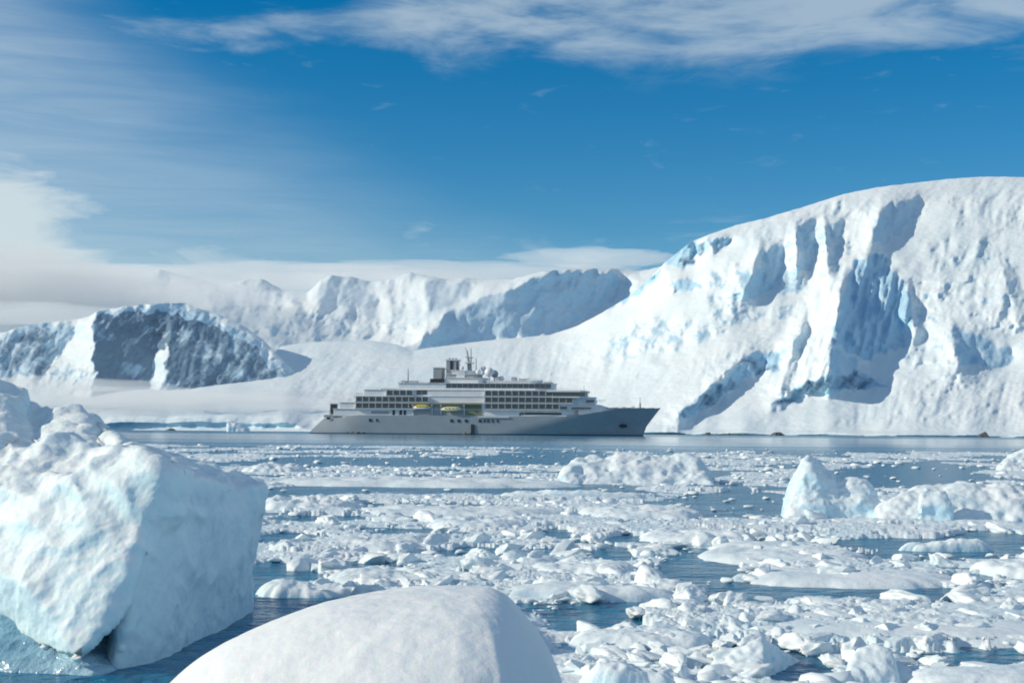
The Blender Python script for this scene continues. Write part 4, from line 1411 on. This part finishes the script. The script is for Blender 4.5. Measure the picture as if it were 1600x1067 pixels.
# promenade slots and hull windows
def slot(X0, X1, Y0, Y1, y, name='window', mat=M_GLASS, th=0.08):
    for sg in (-1, 1):
        bm = bmesh.new()
        a, b = sorted((sg * y, sg * (y + th))); bbox(bm, sx(X0), sx(X1), a, b, sz(Y0), sz(Y1))
        bm_obj(name, bm, mat, SHIP)


slot(815, 822, 650.4, 645.5, 9.71)
slot(823, 880, 648.5, 645.5, 9.71, 'promenade_opening', M_DARK)
slot(818, 888, 651.2, 649.6, 10.9, 'promenade_rail', M_WHITE)
slot(584, 612, 648.6, 644.8, 9.71, 'promenade_opening', M_GREY)
for X in (619.5, 630.5, 637):
    slot(X - 2, X + 2, 650.3, 643, 9.71, 'door', M_DARK)
for X in (615, 624.5): slot(X - 2.3, X + 2.3, 650.6, 642.5, 9.75, 'door', M_WHITE)
for X in (583.5, 594, 711, 722, 733.5, 755, 762, 767.5, 774.5, 782):
    w_ = 2.2 if X in (583.5, 711, 722, 733.5, 755) else 1.3
    slot(X - w_, X + w_, 661, 656.5, 11.02, 'hull_window', M_DARK, 0.06)
slot(741, 746.5, 679.5, 664, 11.0, 'side_door', M_DARK, 0.1)
slot(752, 800, 653.6, 652.2, 11.0, 'fender_shelf', M_WHITE, 0.5)
# anchor pocket near the bow
bm = bmesh.new(); bmesh.ops.create_icosphere(bm, subdivisions=2, radius=1.0, matrix=Matrix.Translation((sx(973), -5.2, sz(664.5))) @ Matrix.Diagonal((2.0, .6, .9, 1)))
bm_obj('anchor_pocket', bm, M_DARK, SHIP)

# lifeboat recess
slot(650, 757, 650.4, 634.5, 9.72, 'lifeboat_recess', M_GREY)
slot(648, 757, 634.2, 631.6, 9.75, 'recess_lintel', M_OLIVE, 1.7)
slot(729, 757, 650, 635, 9.85, 'recess_panel', M_OLIVE, 0.1)
for X in (650, 680, 694, 730):
    bm = bmesh.new()
    for sg in (-1, 1):
        a, b = sorted((sg * 9.9, sg * 11.6)); bbox(bm, sx(X) - .2, sx(X) + .2, a, b, sz(636.5), sz(634.4)); 
        a, b = sorted((sg * 9.9, sg * 10.3)); bbox(bm, sx(X) - .2, sx(X) + .2, a, b, sz(650), sz(636.5))
    bm_obj('davit', bm, M_WHITE, SHIP)
# white wall between the balcony blocks
slot(678, 760, 630.5, 622, 9.66, 'side_panel', M_WHITE, 0.06)
slot(678, 760, 620.3, 612.5, 9.46, 'side_panel', M_WHITE, 0.06)
# dark box aft of the funnel, funnel, masts, domes
bm = bmesh.new(); bbox(bm, sx(675), sx(697), -8.2, 8.2, sz(610.9), sz(594)); bm_obj('engine_casing', bm, M_DARK, SHIP)
bm = bmesh.new(); bbox(bm, sx(678), sx(691), -5, 5, sz(593.9), sz(576)); bm_obj('vent_housing', bm, M_GREY, SHIP)
bm = bmesh.new(); bbox(bm, sx(677), sx(692.5), -5.3, 5.3, sz(577.2), sz(575.6)); bm_obj('vent_cap', bm, M_WHITE, SHIP)
bm = bmesh.new()
bprism(bm, [(sx(697.5), -3.4), (sx(713), -3.4), (sx(716), -1.5), (sx(716), 1.5), (sx(713), 3.4), (sx(697.5), 3.4)], sz(592), sz(565))
fn = bm_obj('funnel', bm, M_GREY, SHIP)
bm = bmesh.new(); bbox(bm, sx(703.5), sx(708), -3.55, 3.55, sz(579), sz(565.2)); bbox(bm, sx(711), sx(715), -2.9, 2.9, sz(579), sz(565.2)); bm_obj('funnel_louvre', bm, M_DARK, fn)
bm = bmesh.new(); bbox(bm, sx(696.5), sx(716.5), -3.7, 3.7, sz(565), sz(563)); bm_obj('funnel_cap', bm, M_WHITE, fn)
for X in (701, 706, 711):
    bm = bmesh.new(); btube(bm, (sx(X), 0, sz(565)), (sx(X), 0, sz(561)), 0.45); bm_obj('exhaust_pipe', bm, M_DARK, fn)
bm = bmesh.new(); btube(bm, (sx(733), 0, sz(581)), (sx(728), 0, sz(549)), 1.0, 0.35); btube(bm, (sx(728), 0, sz(552)), (sx(725.5), 0, sz(544)), 0.2, 0.12)
mast = bm_obj('mast', bm, M_GREY, SHIP)
bm = bmesh.new(); btube(bm, (sx(735), 0, sz(581)), (sx(734.5), 0, sz(545)), 0.4, 0.2); bm_obj('mast_pole', bm, M_GREY, mast)
bm = bmesh.new(); bbox(bm, sx(726), sx(739), -3, 3, sz(569), sz(568)); bbox(bm, sx(727), sx(737), -4.5, 4.5, sz(560), sz(559.2)); bm_obj('mast_yard', bm, M_WHITE, mast)
bm = bmesh.new(); btube(bm, (sx(743), 0, sz(580)), (sx(743), 0, sz(561)), 0.25, 0.15); bm_obj('antenna', bm, M_GREY, SHIP)
bm = bmesh.new(); btube(bm, (sx(635), 0, sz(600)), (sx(635), 0, sz(578)), 0.45, 0.2); bm_obj('antenna', bm, M_GREY, SHIP)
bm = bmesh.new(); btube(bm, (sx(911), 3, sz(612)), (sx(911), 3, sz(602)), 0.15, 0.08); bm_obj('antenna', bm, M_GREY, SHIP)
bm = bmesh.new(); btube(bm, (sx(998), 0, sz(638)), (sx(998), 0, sz(629)), 0.6, 0.35); btube(bm, (sx(998), 0, sz(630)), (sx(998), 0, sz(620)), 0.18, 0.1)
bm_obj('fore_mast', bm, M_GREY, SHIP)
bm = bmesh.new(); bbox(bm, sx(985), sx(990), -2, 2, sz(639), sz(634.5)); bbox(bm, sx(971), sx(976), -1.5, 1.5, sz(639), sz(635.5)); bm_obj('windlass', bm, M_WHITE, SHIP)
for X, y, zY, r, m in ((765, -3, 583, 2.2, M_WHITE), (771, 2.5, 585, 1.8, M_GREY), (754, 1, 577, 1.3, M_WHITE), (748, -3.4, 583, 1.3, M_WHITE), (783, 0, 592.6, 1.3, M_WHITE),
                       (722, -2.6, 577, 1.0, M_WHITE)):
    bm = bmesh.new(); bmesh.ops.create_uvsphere(bm, u_segments=16, v_segments=10, radius=r, matrix=Matrix.Translation((sx(X), y, sz(zY))))
    d = bm_obj('radar_dome', bm, m, SHIP, smooth=True)
    base = 600 if X > 760 else 586
    bm = bmesh.new(); btube(bm, (sx(X), y, sz(base)), (sx(X), y, sz(zY) - r * .8), 0.6, 0.4); bm_obj('dome_stand', bm, M_WHITE, d)
# rails and small housings on the top decks
def rail(X0, X1, Yf, hb, h_=1.1, step=2.6):
    bm = bmesh.new(); a, b = sx(X0), sx(X1); z = sz(Yf)
    for sg in (-1, 1):
        for hh in (0.45, h_):
            bbox(bm, a, b, sg * hb - .03, sg * hb + .03, z + hh - .04, z + hh + .04)
        x = a
        while x <= b:
            bbox(bm, x - .04, x + .04, sg * hb - .04, sg * hb + .04, z, z + h_); x += step
    bm_obj('railing', bm, M_WHITE, SHIP)


for r_ in ((626, 675, 600.5, 8.8), (560, 626, 611, 9.3), (846, 868, 600.5, 8), (775, 846, 596.5, 6.3), (546, 570, 621, 9.4), (700, 752, 586, 5.4),
           (868, 914, 611.8, 10.5), (530, 556, 631, 9.4), (500, 520, 655.2, 8.2), (920, 945, 628.5, 7.5)):
    rail(*r_)
for X0, X1, Y0, Y1, hb in ((596, 624, 611, 609, 6), (640, 652, 600.5, 597, 5), (655, 672, 600.5, 598.5, 6), (628, 634, 600.5, 597, 6), (776, 781, 596.5, 590, 4), (800, 806, 596.5, 590.5, 4),
                           (812, 826, 596.5, 593, 4), (825, 846, 596.5, 594.5, 5), (715, 728, 592, 583, 5.8), (850, 862, 600.5, 598, 5)):
    bm = bmesh.new(); bbox(bm, sx(X0), sx(X1), -hb, hb, sz(Y0), sz(Y1)); bm_obj('top_housing', bm, M_WHITE if X0 % 2 else M_GREY, SHIP)


def ship_world(x, y, z):
    return SHIP.matrix_basis @ Vector((x, y, z)) if False else Matrix.Translation(SHIP.location) @ SHIP.rotation_euler.to_matrix().to_4x4() @ Vector((x, y, z))


def boat_mesh(L_, B_, keel, top, closed=True):
    """double-ended boat body"""
    bm = bmesh.new(); n = 13; m = 6
    rings = []
    for i in range(n):
        s = i / (n - 1) * 2 - 1
        w = max(0.02, (1 - abs(s) ** 2.6)) ** 0.8
        ring = []
        for k in range(m):
            a = math.pi * k / (m - 1)
            ring.append(bm.verts.new((s * L_ / 2, -math.cos(a) * B_ / 2 * w, -math.sin(a) * keel * (0.6 + 0.4 * w) + 0.35 * abs(s) ** 3 * keel)))
        rings.append(ring)
    for a, b in zip(rings[:-1], rings[1:]):
        for k in range(m - 1): bm.faces.new((a[k], a[k + 1], b[k + 1], b[k]))
        bm.faces.new((a[m - 1], a[0], b[0], b[m - 1]))
    return bm


def canopy_mesh(L_, B_, top):
    bm = bmesh.new(); n = 13; m = 7; rings = []
    for i in range(n):
        s = i / (n - 1) * 2 - 1
        w = max(0.02, (1 - abs(s) ** 3.2)) ** 0.6
        rings.append([bm.verts.new((s * L_ * .47, -math.cos(math.pi * k / (m - 1)) * B_ / 2 * .93 * w, 0.02 + math.sin(math.pi * k / (m - 1)) * top * w)) for k in range(m)])
    for a, b in zip(rings[:-1], rings[1:]):
        for k in range(m - 1): bm.faces.new((a[k], a[k + 1], b[k + 1], b[k]))
    return bm


def lifeboat(Xc, Yc, L_, canopy, label):
    p = ship_world(sx(Xc), -11.4, sz(Yc))
    e = root('lifeboat', p, label, 'lifeboat'); e.rotation_euler = SHIP.rotation_euler
    bm_obj('boat_hull', boat_mesh(L_, 3.0, 1.1, 0), M_CREAM if canopy is M_CREAM else M_WHITE, e, True)
    bm_obj('canopy', canopy_mesh(L_, 3.0, 1.3), canopy, e, True)
    for k in range(4):
        bm = bmesh.new(); x = (k - 1.5) * L_ * .17; bbox(bm, x - .35, x + .35, -1.50, -1.30, 0.30, 0.70); bm_obj('window', bm, M_GLASS, e)


lifeboat(665, 638.8, 8.6, M_YELLOW, 'small bright yellow lifeboat hung amidships, the one nearer the stern')
lifeboat(711, 641.5, 10.4, M_CREAM, 'larger cream coloured tender boat hung amidships, the one nearer the bow')


def inflatable(X, Yw, dy, label, heading=0.0):
    p = ship_world(sx(X), -dy, 0); p.z = 0.25
    e = root('inflatable_boat', p, label, 'inflatable boat', 'inflatable boats alongside the ship'); e.rotation_euler = (0, 0, heading)
    bm = bmesh.new()
    pts = [(-2.6, -.85, 0), (1.2, -.85, 0), (2.2, -.5, .15), (2.7, 0, .3), (2.2, .5, .15), (1.2, .85, 0), (-2.6, .85, 0)]
    for a, b in zip(pts[:-1], pts[1:]): btube(bm, a, b, 0.28, 0.28, 8)
    bm_obj('tube', bm, M_RUBBER, e, True)
    bm = bmesh.new(); bbox(bm, -2.4, 1.6, -.7, .7, -.15, -.05); bm_obj('floor', bm, M_GREY, e)
    bm = bmesh.new(); bbox(bm, -3.0, -2.5, -.25, .25, -.2, .75); bm_obj('outboard_motor', bm, M_DARK, e)
    bm = bmesh.new(); bbox(bm, -.6, 0, -.3, .3, -.05, .75); bm_obj('console', bm, M_DARK, e)


inflatable(560.5, 679, 14, 'dark inflatable boat under the stern of the ship, the one farther aft', 0.1)
inflatable(569.5, 679, 15.5, 'dark inflatable boat under the stern of the ship, the one nearer amidships', -0.1)
inflatable(733, 680, 13, 'dark inflatable boat moored at the black side door of the ship', 3.14)


# ------------------------------------------------------------------ shore details
def small_rock(X0, X1, Yt, D, label, seed, mat, cat, depth=8.0):
    px = D / F; w = (X1 - X0) * px
    Xc = (X0 + X1) / 2; c = at(Xc, 670, D); c.z = 0
    hgt = (water_Y(Xc, D) - Yt) * px
    r1 = random.Random(seed)
    pts = [Vector((c.x + r1.uniform(-.5, .5) * w * (1 - k * .55), c.y + r1.uniform(-.5, .5) * depth * (1 - k * .6), hgt * k)) for k in (0, 0, 0, 0, .3, .3, .5, .5, .75, .8, 1.0)]
    pts += [Vector((c.x + a * w / 2, c.y + b * depth / 2, -1)) for a in (-1, 1) for b in (-1, 1)]
    return bergy(cat.replace(' ', '_'), label, [pts], max(w / 40, 0.3), [(0.2, 1.0, 3, True)], seed, cat, 1, mat)


M_ROCK = plain('shore_rock', (0.09, 0.10, 0.11), 0.8, var=0.3, scale=0.3)
d = 900.0
Q = hp(356, 661.5, d, 368, 662, d, 380, 667, d, 388, 672, d, 357, 672, d) + [Vector((p.x, p.y + 12, p.z)) for p in hp(358, 663, d, 380, 668, d)]
Q += [Vector((p.x, p.y, -1)) for p in hp(356, 673, d - 2, 388, 673, d - 2, 388, 673, d + 15, 356, 673, d + 15)]
bergy('far_iceberg', 'tiny blue wedge shaped iceberg far off on the water, left of the ship', [Q], 0.6, [(0.15, 1.2, 3, True)], 71, 'iceberg', 1,
      M_BERG)
small_rock(258, 275, 670.2, 1130, 'small dark rock at the far shore left of the ship', 73, M_ROCK, 'shore rock')
small_rock(1100, 1112, 675.5, 1010, 'leftmost dark rock at the foot of the slope right of the bow', 79, M_ROCK, 'shore rock')
small_rock(1118, 1180, 678.2, 1000, 'long low dark rock ledge at the foot of the slope right of the bow', 83, M_ROCK, 'shore rock')
small_rock(1204, 1224, 675, 1000, 'rightmost dark rock of the row right of the bow', 89, M_ROCK, 'shore rock')
small_rock(1526, 1544, 675.5, 960, 'small dark rock at the shore near the right edge', 97, M_ROCK, 'shore rock')


# ------------------------------------------------------------------ low cloud as real volumes
def fog_mat(name, density, col=(0.93, 0.97, 1.0)):
    m = bpy.data.materials.new(name); m.use_nodes = True
    nt = m.node_tree; nt.nodes.clear()
    out = nt.nodes.new('ShaderNodeOutputMaterial')
    v = nt.nodes.new('ShaderNodeVolumeScatter')
    v.inputs['Color'].default_value = (*col, 1)
    v.inputs['Density'].default_value = density
    v.inputs['Anisotropy'].default_value = 0.0
    nt.links.new(v.outputs[0], out.inputs['Volume'])
    return m


def fog(name, label, puffs, density, seed, col=(0.93, 0.97, 1.0)):
    bm = bmesh.new()
    me_all = []
    vs, fs_, off = [], [], 0
    for k, (X, Y, D, wx_, hz_, dy) in enumerate(puffs):
        bm = bmesh.new(); bmesh.ops.create_icosphere(bm, subdivisions=5, radius=1.0)
        me = bpy.data.meshes.new('t'); bm.to_mesh(me); bm.free()
        co = get_co(me)
        co = co * (1 + 0.45 * fbm3(co * np.array([2.2, 1, 1]), 1.1, 4, seed + k, 0.6))[:, None]
        px = D / F
        c = at(X, Y, D)
        co = co * np.array([wx_ * px, dy, hz_ * px]) + np.array(c)
        f = np.empty(len(me.polygons) * 3, np.int32); me.polygons.foreach_get('vertices', f)
        o = link(name, np_mesh(name, co, f.reshape(-1, 3)), fog_mat(name + '_mat', density, col))
        tag(o, label, kind='stuff')


FOG_ON = True
if FOG_ON:
    fog('fog_bank', 'low pale fog lying along the shore below the headland',
        [(120, 618, 1300, 330, 17, 60), (330, 628, 1290, 200, 15, 50), (60, 600, 1350, 200, 12, 50), (420, 640, 1280, 130, 10, 40)], 0.010, 3)
    fog('cloud_cap', 'white cloud drifting over the tops of the left peaks',
        [(100, 452, 2300, 330, 30, 200), (-100, 440, 2300, 300, 60, 200), (420, 432, 2900, 300, 18, 150), (700, 424, 3000, 280, 11, 150),
         (40, 490, 1900, 170, 17, 80), (930, 404, 2900, 140, 11, 150), (560, 440, 2700, 200, 12, 120), (500, 466, 2150, 270, 30, 28)], 0.0060, 13)
    fog('thin_mist', 'thin blue mist in front of the dark headland', [(120, 560, 1330, 430, 110, 75)], 0.0009, 23, (0.55, 0.80, 1.0))
